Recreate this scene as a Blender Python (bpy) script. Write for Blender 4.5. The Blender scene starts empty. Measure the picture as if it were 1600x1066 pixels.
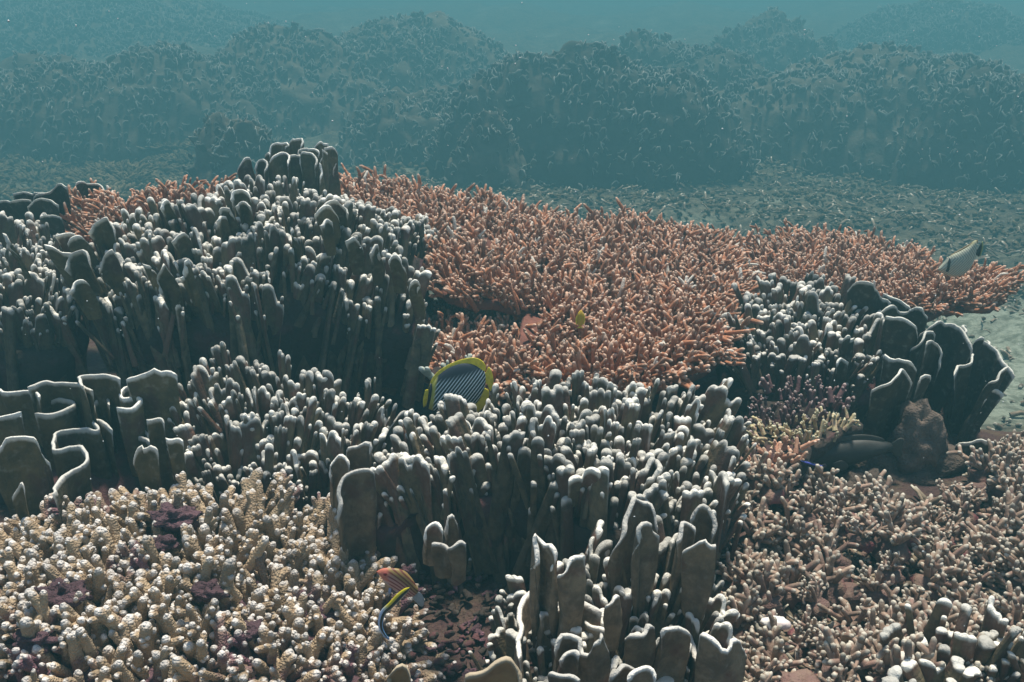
import bpy, math, random
import numpy as np
from mathutils import Vector, Matrix
R = math.radians
C = bpy.context.scene.collection
S = bpy.context.scene
rng = np.random.default_rng(7)
random.seed(7)

# ------------------------------------------------------------------ camera, sky, sun, exposure
CZ = 3.0                       # camera height above the datum
F = 1570.0                     # focal length in photograph pixels (1600 wide)
PITCH = R(20.0)
cam = bpy.data.cameras.new('camera')
cam.sensor_width = 36.0
cam.lens = 36.0 * F / 1600.0
cam.clip_start, cam.clip_end = 0.05, 400.0
camo = bpy.data.objects.new('camera', cam)
C.objects.link(camo)
camo.location = (0, 0, CZ)
camo.rotation_euler = (math.pi / 2 - PITCH, 0, 0)
S.camera = camo

SUN_EL, SUN_AZ = R(75), R(12)   # behind the reef, high
w = bpy.data.worlds.new('World')
S.world = w
w.use_nodes = True
nt = w.node_tree
nt.nodes.clear()
sky = nt.nodes.new('ShaderNodeTexSky')
sky.sky_type = 'NISHITA'
sky.sun_disc = False
sky.sun_elevation = SUN_EL
sky.sun_rotation = SUN_AZ
bg = nt.nodes.new('ShaderNodeBackground')
bg.inputs['Strength'].default_value = 0.10
wo = nt.nodes.new('ShaderNodeOutputWorld')
nt.links.new(sky.outputs[0], bg.inputs[0])
nt.links.new(bg.outputs[0], wo.inputs[0])
sl = bpy.data.lights.new('sun', 'SUN')
sl.energy = 4.6
sl.angle = R(8)
sl.color = (1.0, 0.945, 0.84)
so = bpy.data.objects.new('sun', sl)
C.objects.link(so)
d = Vector((math.sin(SUN_AZ) * math.cos(SUN_EL), math.cos(SUN_AZ) * math.cos(SUN_EL), math.sin(SUN_EL)))
so.location = d * 30
so.rotation_euler = d.to_track_quat('Z', 'Y').to_euler()

S.view_settings.view_transform = 'Standard'
S.view_settings.look = 'None'
S.view_settings.exposure = 0.42
S.view_settings.gamma = 1.0
S.view_settings.use_curve_mapping = False
S.render.engine = 'CYCLES'
S.cycles.use_denoising = True
S.cycles.max_bounces = 4
S.cycles.diffuse_bounces = 2
S.cycles.glossy_bounces = 2
S.cycles.volume_bounces = 0
S.cycles.sample_clamp_indirect = 4.0

HAZE_DENSITY = 0.074
HAZE_COLOR = (0.165, 0.46, 0.50)
HAZE_ANISO = 0.30

# ------------------------------------------------------------------ maths helpers
CP, SP = math.cos(PITCH), math.sin(PITCH)

def ray(px, py):
    u, v = (px - 800.0) / F, (533.0 - py) / F
    return np.array([u, CP + v * SP, -SP + v * CP])

def P(px, py, dz):
    """point on the horizontal plane dz below the camera"""
    r = ray(px, py)
    k = dz / r[2]
    return np.array([r[0] * k, r[1] * k, CZ + dz])

def PY(px, py, Y):
    """point on the upright plane Y metres ahead"""
    r = ray(px, py)
    k = Y / r[1]
    return np.array([r[0] * k, Y, CZ + r[2] * k])

def to_px(p):
    x, y, z = p[0], p[1], p[2] - CZ
    dd = y * CP - z * SP
    return 800 + F * x / dd, 533 - F * (y * SP + z * CP) / dd, dd

def _h(i, j, k, s):
    n = (i * 374761393 + j * 668265263 + k * 2147483647 + s * 1274126177) & 0xFFFFFFFF
    n = ((n ^ (n >> 13)) * 1274126177) & 0xFFFFFFFF
    n = (n ^ (n >> 16)) & 0xFFFFFFFF
    return n / 4294967295.0

def vnoise(p, s=0):
    p = np.asarray(p, float)
    i = np.floor(p).astype(np.int64)
    f = p - i
    f = f * f * (3 - 2 * f)
    out = 0
    for a in (0, 1):
        for b in (0, 1):
            for c in (0, 1):
                wgt = (f[:, 0] if a else 1 - f[:, 0]) * (f[:, 1] if b else 1 - f[:, 1]) * (f[:, 2] if c else 1 - f[:, 2])
                out = out + wgt * _h(i[:, 0] + a, i[:, 1] + b, i[:, 2] + c, s)
    return out * 2 - 1

def fbm(p, s=0, o=3):
    p = np.asarray(p, float)
    r, a = 0, 1.0
    for k in range(o):
        r = r + a * vnoise(p * 2 ** k + 17.3 * k, s + k)
        a *= .5
    return r

def smooth(a, b, x):
    t = np.clip((x - a) / (b - a), 0, 1)
    return t * t * (3 - 2 * t)

def in_poly(x, y, poly):
    inside = np.zeros(len(x), bool)
    n = len(poly)
    for i in range(n):
        x1, y1 = poly[i][:2]
        x2, y2 = poly[(i + 1) % n][:2]
        cond = (y1 > y) != (y2 > y)
        with np.errstate(divide='ignore', invalid='ignore'):
            xi = (x2 - x1) * (y - y1) / (y2 - y1 + 1e-12) + x1
        inside ^= cond & (x < xi)
    return inside

def spline(pts, n):
    """Catmull-Rom through pts, n samples evenly by arc length"""
    p = np.asarray(pts, float)
    if len(p) == 2:
        t = np.linspace(0, 1, n)[:, None]
        return p[0] * (1 - t) + p[1] * t
    q = np.vstack([2 * p[0] - p[1], p, 2 * p[-1] - p[-2]])
    out = []
    for i in range(len(p) - 1):
        a, b, c, dd = q[i], q[i + 1], q[i + 2], q[i + 3]
        t = np.linspace(0, 1, 12, endpoint=False)[:, None]
        out.append(.5 * (2 * b + (c - a) * t + (2 * a - 5 * b + 4 * c - dd) * t ** 2 + (3 * b - a - 3 * c + dd) * t ** 3))
    out.append(p[-1:])
    o = np.vstack(out)
    s = np.concatenate([[0], np.cumsum(np.linalg.norm(np.diff(o, axis=0), axis=1))])
    tt = np.linspace(0, s[-1], n)
    return np.stack([np.interp(tt, s, o[:, k]) for k in range(o.shape[1])], 1)

# ------------------------------------------------------------------ raw geometry: (verts, quads, tris, tip, rnd)
class G:
    def __init__(s):
        s.v, s.q, s.t, s.tip, s.rnd, s.n = [], [], [], [], [], 0
    def add(s, v, q=None, t=None, tip=None, rnd=None):
        v = np.asarray(v, float)
        s.v.append(v)
        if q is not None and len(q):
            s.q.append(np.asarray(q, np.int64) + s.n)
        if t is not None and len(t):
            s.t.append(np.asarray(t, np.int64) + s.n)
        s.tip.append(np.zeros(len(v)) if tip is None else np.asarray(tip, float))
        s.rnd.append(np.full(len(v), random.random() if rnd is None else rnd) if np.isscalar(rnd) or rnd is None else rnd)
        s.n += len(v)
        return s
    def arrays(s):
        return (np.vstack(s.v) if s.v else np.zeros((0, 3)), np.vstack(s.q) if s.q else np.zeros((0, 4), np.int64),
                np.vstack(s.t) if s.t else np.zeros((0, 3), np.int64), np.concatenate(s.tip), np.concatenate(s.rnd))
    def mesh(s, name, mat, flat=False):
        v, q, t, tip, rnd = s.arrays()
        me = bpy.data.meshes.new(name)
        me.vertices.add(len(v))
        me.vertices.foreach_set('co', v.astype(np.float32).ravel())
        me.loops.add(4 * len(q) + 3 * len(t))
        me.loops.foreach_set('vertex_index', np.concatenate([q.ravel(), t.ravel()]).astype(np.int32))
        me.polygons.add(len(q) + len(t))
        st = np.concatenate([np.arange(len(q)) * 4, 4 * len(q) + np.arange(len(t)) * 3]).astype(np.int32)
        me.polygons.foreach_set('loop_start', st)
        me.polygons.foreach_set('use_smooth', np.full(len(q) + len(t), not flat))
        for nm, a in (('tip', tip), ('rnd', rnd)):
            at = me.attributes.new(nm, 'FLOAT', 'POINT')
            at.data.foreach_set('value', a.astype(np.float32))
        me.materials.append(mat)
        me.update(calc_edges=True)
        return me

def many(g, lib, mats):
    """append copies of lib arrays (list) with 4x4 matrices [(index, M)]"""
    for i, M in mats:
        v, q, t, tip, _r = lib[i]
        M = np.asarray(M)
        g.add(v @ M[:3, :3].T + M[:3, 3], q, t, tip, random.random())

def xform(loc, up=(0, 0, 1), az=0.0, sc=(1, 1, 1)):
    u = Vector(up).normalized()
    q = Vector((0, 0, 1)).rotation_difference(u)
    return Matrix.Translation(Vector(loc)) @ q.to_matrix().to_4x4() @ Matrix.Rotation(az, 4, 'Z') @ Matrix.Diagonal((*sc, 1))

def sheet(rim, t, L=None, zb=None, taper=.9, p=8, tiplen=.016, rows=(1, .6, .32), shift=(0, 0), flare=1.0, endtip=True, wob=0.0, tmod=None):
    """a thick upright blade hanging from a rim curve; p small = finger, large = plate"""
    rim = np.asarray(rim, float)
    n = len(rim)
    seg = np.linalg.norm(np.diff(rim, axis=0), axis=1)
    s = np.concatenate([[0], np.cumsum(seg)])
    u = 2 * s / s[-1] - 1
    tg = np.gradient(rim[:, :2], axis=0)
    if n > 6:
        k = np.array([.25, .5, .25])
        for _ in range(2):
            tg = np.stack([np.convolve(np.pad(tg[:, i], 1, 'edge'), k, 'valid') for i in (0, 1)], 1)
    tg /= np.linalg.norm(tg, axis=1)[:, None] + 1e-9
    nr = np.stack([-tg[:, 1], tg[:, 0]], 1)
    ht = .5 * t * np.sqrt(np.clip(1 - np.abs(u) ** p, 0, 1))
    if tmod is not None:
        ht = ht * tmod
    zt = rim[:, 2]
    if zb is None:
        zb = zt.mean() - L
    H = np.maximum(zt - zb, .004)
    c = rim[:, :2].mean(0)
    prof = []
    for r in rows:
        prof.append((r * H, 1.0 + .12 * r, r))
    prof.append((np.minimum(1.1 * tiplen, H * .28), 1.0 + .5 * (flare - 1), 0))
    cap = [(1.3, flare, 0), (.55, .93 * flare, 0), (.2, .66 * flare, 0), (.03, .3, 0)]
    cols = []
    for sgn in (1, -1):
        lst = []
        for dd, wf, r in prof:
            lst.append((dd, wf * sgn, r))
        for a, wf, r in cap:
            lst.append((np.minimum(a * np.maximum(ht, t * .15), np.minimum(1.1 * tiplen, H * .28) * (.8 if a > 1 else .6)), wf * sgn, 0))
        if sgn == 1:
            cols += lst + [(np.zeros(n), 0, 0)]
        else:
            cols += lst[::-1]
    V, T = [], []
    ds = np.minimum(s, s[-1] - s)
    for dd, wf, r in cols:
        xy = c + (rim[:, :2] - c) * (1 + (taper - 1) * (dd / H))[:, None] + nr * (ht * wf)[:, None]
        xy = xy + np.outer(dd / H, shift)
        if wob:
            xy = xy + nr * (wob * np.sin(dd / H * 5 + u * 3))[:, None]
        V.append(np.column_stack([xy, zt - dd]))
        e = np.minimum(dd, ds * 1.4 + dd * .55) if endtip else dd
        T.append(np.clip(1 - e / tiplen, 0, 1))
    m = len(cols)
    V = np.stack(V, 1)
    T = np.stack(T, 1)
    idx = np.arange(n * m).reshape(n, m)
    q = np.stack([idx[:-1, :-1], idx[1:, :-1], idx[1:, 1:], idx[:-1, 1:]], -1).reshape(-1, 4)
    return V.reshape(-1, 3), q, None, T.ravel()

def lobe(w_, t, h, k=1, curve=0.0, n=9, p=2.0, seed=0, tiplen=.0095):
    """library lobe with its top centre at the origin, hanging down h; k rounded knobs along its top"""
    r = np.random.default_rng(seed)
    th = np.linspace(-math.pi / 2, math.pi / 2, n)
    u = np.sin(th) * .55 + np.linspace(-1, 1, n) * .45
    ang = u * curve
    if abs(curve) > 1e-3:
        x, y = np.sin(ang) / curve * w_ / 2, (1 - np.cos(ang)) / curve * w_ / 2
    else:
        x, y = u * w_ / 2, np.zeros(n)
    xs = u * w_ / 2
    if k == 1:
        z = -(1 - np.sqrt(np.clip(1 - np.abs(u) ** 2, 0, 1))) * w_ / 2
        tm = np.ones(n)
    else:
        ck = (np.arange(k) + .5 + r.normal(0, .12, k)) / k * w_ - w_ / 2
        Rk = w_ / k * r.uniform(.5, .72, k)
        hk = r.normal(0, .42 * w_ / k, k) - np.abs(ck) / w_ * .35 * w_ * r.uniform(.2, 1.0)
        arc = np.stack([hk[j] + np.sqrt(np.clip(Rk[j] ** 2 - (xs - ck[j]) ** 2, 0, None)) - 3.0 * np.clip(np.abs(xs - ck[j]) - Rk[j] * .98, 0, None) for j in range(k)])
        z = arc.max(0)
        z = np.maximum(z, z.max() - .9 * w_)
        z = z - z.max()
        tm = .78 + .34 * np.exp(-np.min(np.abs(xs[None] - ck[:, None]) / Rk[:, None], 0) ** 2 * 2)
        y = y + np.interp(xs, np.sort(ck), r.normal(0, .25 * t, k))
    v, q, tt, tip = sheet(np.column_stack([x, y, z]), t, L=h, p=p, taper=r.uniform(.95, 1.9) if k == 1 else r.uniform(.8, 1.35), tiplen=tiplen, shift=r.normal(0, .08 * h, 2), flare=r.uniform(1.0, 1.3), endtip=p > 4, tmod=tm)
    nz = fbm(v * np.array([55, 55, 22]) + seed * 3.1, seed, 2)
    v[:, :2] *= (1 + .11 * nz)[:, None]
    v[:, 0] += .04 * t * fbm(v * 35 + 9, seed + 5, 1)
    return v, q, tt, tip, None

def tube(path, rad, segs=8, tiplen=.012, bump=0.0, bs=150, seed=0, close=True):
    path = np.asarray(path, float)
    rad = np.asarray(rad, float)
    tg = np.gradient(path, axis=0)
    tg /= np.linalg.norm(tg, axis=1)[:, None] + 1e-9
    ref = np.array([.31, .87, .12]) if abs(tg[0] @ np.array([.31, .87, .12])) < .8 else np.array([.9, -.1, .3])
    a = np.cross(tg, ref)
    a /= np.linalg.norm(a, axis=1)[:, None] + 1e-9
    b = np.cross(tg, a)
    th = np.linspace(0, 2 * math.pi, segs, endpoint=False)
    V = path[:, None, :] + rad[:, None, None] * (np.cos(th)[None, :, None] * a[:, None, :] + np.sin(th)[None, :, None] * b[:, None, :])
    n = len(path)
    s = np.concatenate([[0], np.cumsum(np.linalg.norm(np.diff(path, axis=0), axis=1))])
    T = np.repeat(np.clip(1 - (s[-1] - s) / tiplen, 0, 1)[:, None], segs, 1)
    v = V.reshape(-1, 3)
    if bump:
        dv = v - np.repeat(path, segs, 0)
        v = v + dv / (np.linalg.norm(dv, axis=1)[:, None] + 1e-9) * (bump * fbm(v * bs, seed, 2))[:, None]
    idx = np.arange(n * segs).reshape(n, segs)
    nx = np.roll(idx, -1, 1)
    q = np.stack([idx[:-1], nx[:-1], nx[1:], idx[1:]], -1).reshape(-1, 4)
    v = np.vstack([v, path[-1] + tg[-1] * rad[-1] * .6])
    t = np.stack([idx[-1], nx[-1], np.full(segs, n * segs)], -1)
    return v, q, t, np.append(T.ravel(), 1.0)

def finger_path(base, dirn, L, r0, r1, n=6, bend=.1, seed=None):
    dirn = np.asarray(dirn, float)
    dirn = dirn / np.linalg.norm(dirn)
    b = rng.normal(0, bend, 3)
    t = np.concatenate([np.linspace(0, 1 - .9 * r1 / L, n - 2), [1 - .4 * r1 / L, 1]])
    t = np.clip(t, 0, 1)
    path = np.asarray(base) + np.outer(t * L, dirn) + np.outer(t ** 2 * L, b)
    rad = r0 + (r1 - r0) * t
    rad[-2] = r1 * .82
    rad[-1] = r1 * .42
    return path, rad

# ------------------------------------------------------------------ objects
def link(name, data, parent=None, loc=None):
    o = bpy.data.objects.new(name, data)
    C.objects.link(o)
    if parent is not None:
        o.parent = parent
    if loc is not None:
        o.location = loc
    return o

def tag(o, label=None, cat=None, group=None, kind=None):
    if label: o['label'] = label
    if cat: o['category'] = cat
    if group: o['group'] = group
    if kind: o['kind'] = kind
    return o

def thing(name, label, cat, loc=(0, 0, 0), group=None):
    return tag(link(name, None, None, loc), label, cat, group)

# ------------------------------------------------------------------ materials
def mat_new(name):
    m = bpy.data.materials.new(name)
    m.use_nodes = True
    n = m.node_tree
    b = n.nodes['Principled BSDF']
    return m, n, b

def N(n, typ, **kw):
    x = n.nodes.new(typ)
    for k, v in kw.items():
        if k.startswith('i_'):
            x.inputs[k[2:].replace('_', ' ')].default_value = v
        else:
            setattr(x, k, v)
    return x

def mixc(n, a, b, f, bt='MIX'):
    x = n.nodes.new('ShaderNodeMix')
    x.data_type = 'RGBA'
    x.blend_type = bt
    for s, val in ((6, a), (7, b), (0, f)):
        if hasattr(val, 'is_output'):
            n.links.new(val, x.inputs[s])
        else:
            x.inputs[s].default_value = (*val, 1) if isinstance(val, tuple) else val
    return x.outputs[2]

def ramp(n, src, a, b, ca=0.0, cb=1.0):
    x = n.nodes.new('ShaderNodeMapRange')
    x.interpolation_type = 'SMOOTHSTEP'
    n.links.new(src, x.inputs[0])
    for i, v in ((1, a), (2, b), (3, ca), (4, cb)):
        x.inputs[i].default_value = v
    return x.outputs[0]

def noise(n, scale, detail=3, rough=.6, stretch=None, coord='Object'):
    tc = N(n, 'ShaderNodeTexCoord')
    src = tc.outputs[coord]
    if stretch:
        mp = N(n, 'ShaderNodeMapping')
        mp.inputs['Scale'].default_value = stretch
        n.links.new(src, mp.inputs[0])
        src = mp.outputs[0]
    x = N(n, 'ShaderNodeTexNoise')
    x.inputs['Scale'].default_value = scale
    x.inputs['Detail'].default_value = detail
    x.inputs['Roughness'].default_value = rough
    n.links.new(src, x.inputs['Vector'])
    return x.outputs['Fac']

def rnd_val(n):
    oi = N(n, 'ShaderNodeObjectInfo')
    at = N(n, 'ShaderNodeAttribute', attribute_name='rnd')
    a = N(n, 'ShaderNodeMath', operation='ADD')
    n.links.new(oi.outputs['Random'], a.inputs[0])
    n.links.new(at.outputs['Fac'], a.inputs[1])
    f = N(n, 'ShaderNodeMath', operation='FRACT')
    n.links.new(a.outputs[0], f.inputs[0])
    return f.outputs[0]

def coral_mat(name, c1, c2, tipc, t0=.25, t1=.85, nscale=14, bumps=((90, 1.0, None),), bstr=.35, bdist=.003, rough=.75,
              dead=0.0, deadc=(.6, .58, .52), alt=None, alt_scale=3.0, alt_lo=.52, alt_hi=.64, vary=.25, voro=None, tipnoise=.35):
    m, n, b = mat_new(name)
    f = noise(n, nscale, 4, .65)
    col = mixc(n, c1, c2, ramp(n, f, .35, .65))
    if alt:
        fa = noise(n, alt_scale, 3, .6)
        col = mixc(n, col, alt, ramp(n, fa, alt_lo, alt_hi))
    rv = rnd_val(n)
    at = N(n, 'ShaderNodeAttribute', attribute_name='tip')
    # a little unevenness of the pale margin
    fn = noise(n, 70, 2, .5)
    sm = N(n, 'ShaderNodeMath', operation='MULTIPLY_ADD')
    n.links.new(fn, sm.inputs[0])
    sm.inputs[1].default_value = tipnoise
    n.links.new(at.outputs['Fac'], sm.inputs[2])
    tf = ramp(n, sm.outputs[0], t0 + tipnoise * .5, t1 + tipnoise * .5)
    col = mixc(n, col, tipc, tf)
    if dead:
        col = mixc(n, col, deadc, ramp(n, rv, 1 - dead - .01, 1 - dead + .01))
    hs = N(n, 'ShaderNodeHueSaturation')
    n.links.new(col, hs.inputs['Color'])
    n.links.new(ramp(n, rv, 0, 1, 1 - vary, 1 + vary), hs.inputs['Value'])
    n.links.new(hs.outputs[0], b.inputs['Base Color'])
    b.inputs['Roughness'].default_value = rough
    b.inputs['Specular IOR Level'].default_value = .25
    h = None
    for sc, amt, st in bumps:
        x = noise(n, sc, 3, .6, st)
        mu = N(n, 'ShaderNodeMath', operation='MULTIPLY')
        n.links.new(x, mu.inputs[0])
        mu.inputs[1].default_value = amt
        if h is None:
            h = mu.outputs[0]
        else:
            ad = N(n, 'ShaderNodeMath', operation='ADD')
            n.links.new(h, ad.inputs[0])
            n.links.new(mu.outputs[0], ad.inputs[1])
            h = ad.outputs[0]
    if voro:
        tc = N(n, 'ShaderNodeTexCoord')
        vo = N(n, 'ShaderNodeTexVoronoi', feature='F1')
        vo.inputs['Scale'].default_value = voro
        n.links.new(tc.outputs['Object'], vo.inputs['Vector'])
        sb = N(n, 'ShaderNodeMath', operation='SUBTRACT')
        n.links.new(h, sb.inputs[0])
        n.links.new(vo.outputs['Distance'], sb.inputs[1])
        h = sb.outputs[0]
    bu = N(n, 'ShaderNodeBump')
    bu.inputs['Strength'].default_value = bstr
    bu.inputs['Distance'].default_value = bdist
    n.links.new(h, bu.inputs['Height'])
    n.links.new(bu.outputs[0], b.inputs['Normal'])
    return m

M = {}
M['lobe'] = coral_mat('blue_coral', (.165, .125, .07), (.08, .062, .038), (.66, .63, .55), .0, .8, 38,
                      ((150, .8, None), (85, 1.3, (1, 1, .10))), .8, .005, .7, vary=.35, alt=(.13, .068, .045), alt_scale=14, tipnoise=.55)
M['plate'] = coral_mat('plate_coral', (.155, .115, .055), (.085, .068, .035), (.78, .75, .66), .0, .7, 22,
                       ((140, .6, None), (70, 1.0, (1, 1, .15))), .7, .005, .75, vary=.2, alt=(.10, .06, .04), alt_scale=10, tipnoise=.6)
M['blade'] = coral_mat('brown_blade', (.25, .18, .11), (.14, .10, .065), (.70, .66, .58), .0, .8, 30,
                       ((150, .8, None), (70, 1.2, (1, 1, .12))), .8, .005, .75, vary=.3, alt=(.16, .085, .055), alt_scale=12, tipnoise=.7)
M['backlitplate'] = coral_mat('backlit_plate_coral', (.07, .052, .03), (.04, .034, .022), (.74, .72, .62), .0, .7, 22,
                           ((140, .6, None), (60, 1.0, (1, 1, .15))), .6, .005, .75, vary=.2, tipnoise=.7)  # darker twin of plate: the shade of backlit faces is in its colour
M['tan'] = coral_mat('tan_coral', (.45, .335, .21), (.31, .22, .14), (.68, .63, .57), .4, 1.0, 30,
                     ((60, .4, None),), .8, .004, .8, vary=.2, voro=260, alt=(.17, .085, .10), alt_scale=6, alt_lo=.52, alt_hi=.66)
M['red'] = coral_mat('red_coral', (.43, .19, .10), (.30, .118, .06), (.64, .45, .33), .15, 1.0, 40,
                     ((200, 1.0, None),), .8, .004, .8, vary=.28, dead=.03, deadc=(.52, .48, .41))
M['redbase'] = coral_mat('red_coral_plate', (.17, .065, .045), (.11, .045, .032), (.3, .12, .1), .45, 1.05, 24, ((120, 1, None),), .6, .004, .85)
M['purple'] = coral_mat('purple_coral', (.15, .078, .072), (.10, .052, .055), (.40, .31, .28), .3, .9, 30, ((150, 1, None),), .6, .003, .8)
M['yellow'] = coral_mat('yellow_coral', (.58, .50, .27), (.42, .28, .19), (.66, .62, .42), .3, .9, 30, ((150, 1, None),), .5, .003, .8)
M['orange'] = coral_mat('orange_coral', (.58, .33, .21), (.45, .23, .15), (.70, .50, .36), .3, .9, 30, ((150, 1, None),), .6, .003, .8)
M['olive'] = coral_mat('olive_coral', (.34, .24, .17), (.23, .14, .11), (.50, .45, .36), .2, .9, 30, ((180, 1, None),), .6, .003, .8, vary=.3)
M['turf'] = coral_mat('algae_turf', (.17, .10, .085), (.21, .145, .105), (.3, .22, .14), .5, 1, 16, ((60, 1, None), (200, .5, None)), .9, .008, .9,
                      alt=(.19, .055, .065), alt_scale=7, vary=.3)
M['sponge'] = coral_mat('maroon_sponge', (.085, .045, .052), (.13, .07, .08), (.2, .1, .12), .5, 1, 30, ((40, 1, None), (110, 1, None)), 1.0, .012, .85)
M['rock'] = coral_mat('brown_rock', (.15, .112, .085), (.09, .068, .055), (.2, .15, .1), .5, 1, 20, ((45, 1, None), (160, .5, None)), 1.0, .012, .9)
M['dark'] = coral_mat('shade_dark_base', (.06, .042, .032), (.04, .032, .026), (.06, .05, .04), .5, 1, 20, ((50, 1, None),), .8, .01, .9, alt=(.10, .045, .045), alt_scale=8)  # deep shade in the gaps under the pieces is put into this colour
M['far'] = coral_mat('far_coral', (.12, .10, .07), (.07, .06, .045), (.30, .30, .26), .1, .8, 6, ((12, 1, None),), .6, .03, .9, vary=.4)  # pale tip colour paints the sunlit edges of the far plates
M['tuft'] = coral_mat('soft_tuft', (.15, .115, .062), (.09, .07, .04), (.22, .175, .10), .2, .9, 9, ((30, 1, None), (80, 1, None)), 1.0, .03, .95, vary=.3)
M['palecol'] = coral_mat('pale_green_coral', (.32, .36, .30), (.22, .25, .2), (.55, .58, .5), .1, .9, 30, ((120, 1, None),), .5, .003, .8)
M['tanplate'] = coral_mat('tan_plate', (.50, .31, .14), (.36, .22, .11), (.62, .50, .34), .1, .9, 25, ((120, 1, None),), .5, .003, .75)
M['dirt'] = coral_mat('rubble_piece', (.24, .19, .13), (.13, .095, .065), (.5, .46, .36), .3, .9, 20, ((90, 1, None),), .7, .004, .9, vary=.45)
M['white'] = coral_mat('white_shell', (.72, .68, .62), (.60, .5, .46), (.75, .72, .7), .3, .9, 30, ((90, 1, None),), .4, .003, .6)

# seabed
m, n, b = mat_new('seabed')
sd = N(n, 'ShaderNodeAttribute', attribute_name='tip')
kn = N(n, 'ShaderNodeAttribute', attribute_name='rnd')
f1 = noise(n, 2.2, 6, .65)
f2 = noise(n, 13, 5, .7)
f3 = noise(n, 45, 4, .7)
rub = mixc(n, (.15, .135, .09), (.06, .055, .04), ramp(n, f2, .38, .62))
rub = mixc(n, rub, (.22, .19, .13), ramp(n, f3, .55, .72))
san = mixc(n, (.31, .34, .26), (.15, .165, .12), ramp(n, f2, .42, .62))
rub = mixc(n, rub, (.05, .045, .035), ramp(n, f1, .48, .66))
base = mixc(n, rub, san, sd.outputs['Fac'])
tur = mixc(n, (.075, .045, .042), (.11, .078, .055), ramp(n, f2, .42, .6))
tur = mixc(n, tur, (.10, .06, .05), ramp(n, f3, .5, .65))
base = mixc(n, base, tur, kn.outputs['Fac'])
n.links.new(base, b.inputs['Base Color'])
b.inputs['Roughness'].default_value = .95
b.inputs['Specular IOR Level'].default_value = .1
bu = N(n, 'ShaderNodeBump')
bu.inputs['Strength'].default_value = .8
bu.inputs['Distance'].default_value = .05
n.links.new(f2, bu.inputs['Height'])
bu2 = N(n, 'ShaderNodeBump')
bu2.inputs['Strength'].default_value = .7
bu2.inputs['Distance'].default_value = .012
n.links.new(f3, bu2.inputs['Height'])
n.links.new(bu.outputs[0], bu2.inputs['Normal'])
n.links.new(bu2.outputs[0], b.inputs['Normal'])
M['seabed'] = m

# ------------------------------------------------------------------ seabed (structure)
def knoll_mask(x, y):
    ye = 3.25 - 1.0 * smooth(.25, 1.0, x)
    return 1 - smooth(ye, ye + .95, y)

def ground_z(x, y):
    x, y = np.asarray(x, float), np.asarray(y, float)
    p = np.column_stack([x, y, np.zeros_like(x)])
    far = -1.93 - .034 * np.clip(y - 4, 0, 8) + .065 * np.clip(y - 13, 0, 18) + .22 * smooth(12, 16, y) * fbm(p * .4, 13, 3) + .10 * fbm(p * .55, 3, 3) + .085 * fbm(p * 2.3, 5, 3)
    near = -1.06 + .03 * fbm(p * 4, 8, 3)
    k = knoll_mask(x, y)
    return CZ + far * (1 - k) + near * k

def sand_mask(x, y):
    p = np.column_stack([x, y, np.zeros_like(x)])
    return smooth(.15, .75, np.exp(-((x - 2.6) / 1.2) ** 2 - ((y - 5.3) / 1.15) ** 2) * 1.1 + .45 * fbm(p * 2.6, 21, 4))

na, nr_ = 300, 360
aa = np.linspace(-1.05, 1.05, na)
rr = np.concatenate([np.linspace(.25, 4.5, 180), 4.5 * (84 / 4.5) ** np.linspace(.004, 1, nr_ - 180)])
A_, R_ = np.meshgrid(aa, rr)
X_, Y_ = (A_ * (R_ * .8 + 2.6)).ravel(), R_.ravel()
X_ = np.clip(X_, -70, 70)
Z_ = ground_z(X_, Y_)
g = G()
idx = np.arange(na * nr_).reshape(nr_, na)
q = np.stack([idx[:-1, :-1], idx[:-1, 1:], idx[1:, 1:], idx[1:, :-1]], -1).reshape(-1, 4)
g.add(np.column_stack([X_, Y_, Z_]), q, None, sand_mask(X_, Y_), knoll_mask(X_, Y_))
tag(link('seabed', g.mesh('seabed', M['seabed'])), 'seabed of dull rubble and turf with a pale sand channel', 'seabed', kind='structure')

# ------------------------------------------------------------------ haze: the water between the lens and the reef
hb = G()
x0, x1, y0, y1, z0, z1 = -80, 80, -6, 92, CZ - 4.6, CZ + .35
hv = [(x, y, z) for z in (z0, z1) for y in (y0, y1) for x in (x0, x1)]
hb.add(hv, [(0, 2, 3, 1), (4, 5, 7, 6), (0, 1, 5, 4), (2, 6, 7, 3), (0, 4, 6, 2), (1, 3, 7, 5)])
hm = bpy.data.materials.new('haze')
hm.use_nodes = True
hn = hm.node_tree
hn.nodes.clear()
pv = hn.nodes.new('ShaderNodeVolumePrincipled')
pv.inputs['Color'].default_value = (*HAZE_COLOR, 1)
pv.inputs['Density'].default_value = HAZE_DENSITY
pv.inputs['Anisotropy'].default_value = HAZE_ANISO
ho = hn.nodes.new('ShaderNodeOutputMaterial')
hn.links.new(pv.outputs[0], ho.inputs['Volume'])
tag(link('haze', hb.mesh('haze', hm, True)), 'blue green hazy water round the whole reef', 'water', kind='stuff')

# ------------------------------------------------------------------ piece libraries
def lib_meshes(name, arrs, mat):
    out = []
    for a in arrs:
        gg = G()
        gg.add(a[0], a[1], a[2], a[3], 0.0)
        out.append(gg.mesh(name, mat))
    return out

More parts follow.
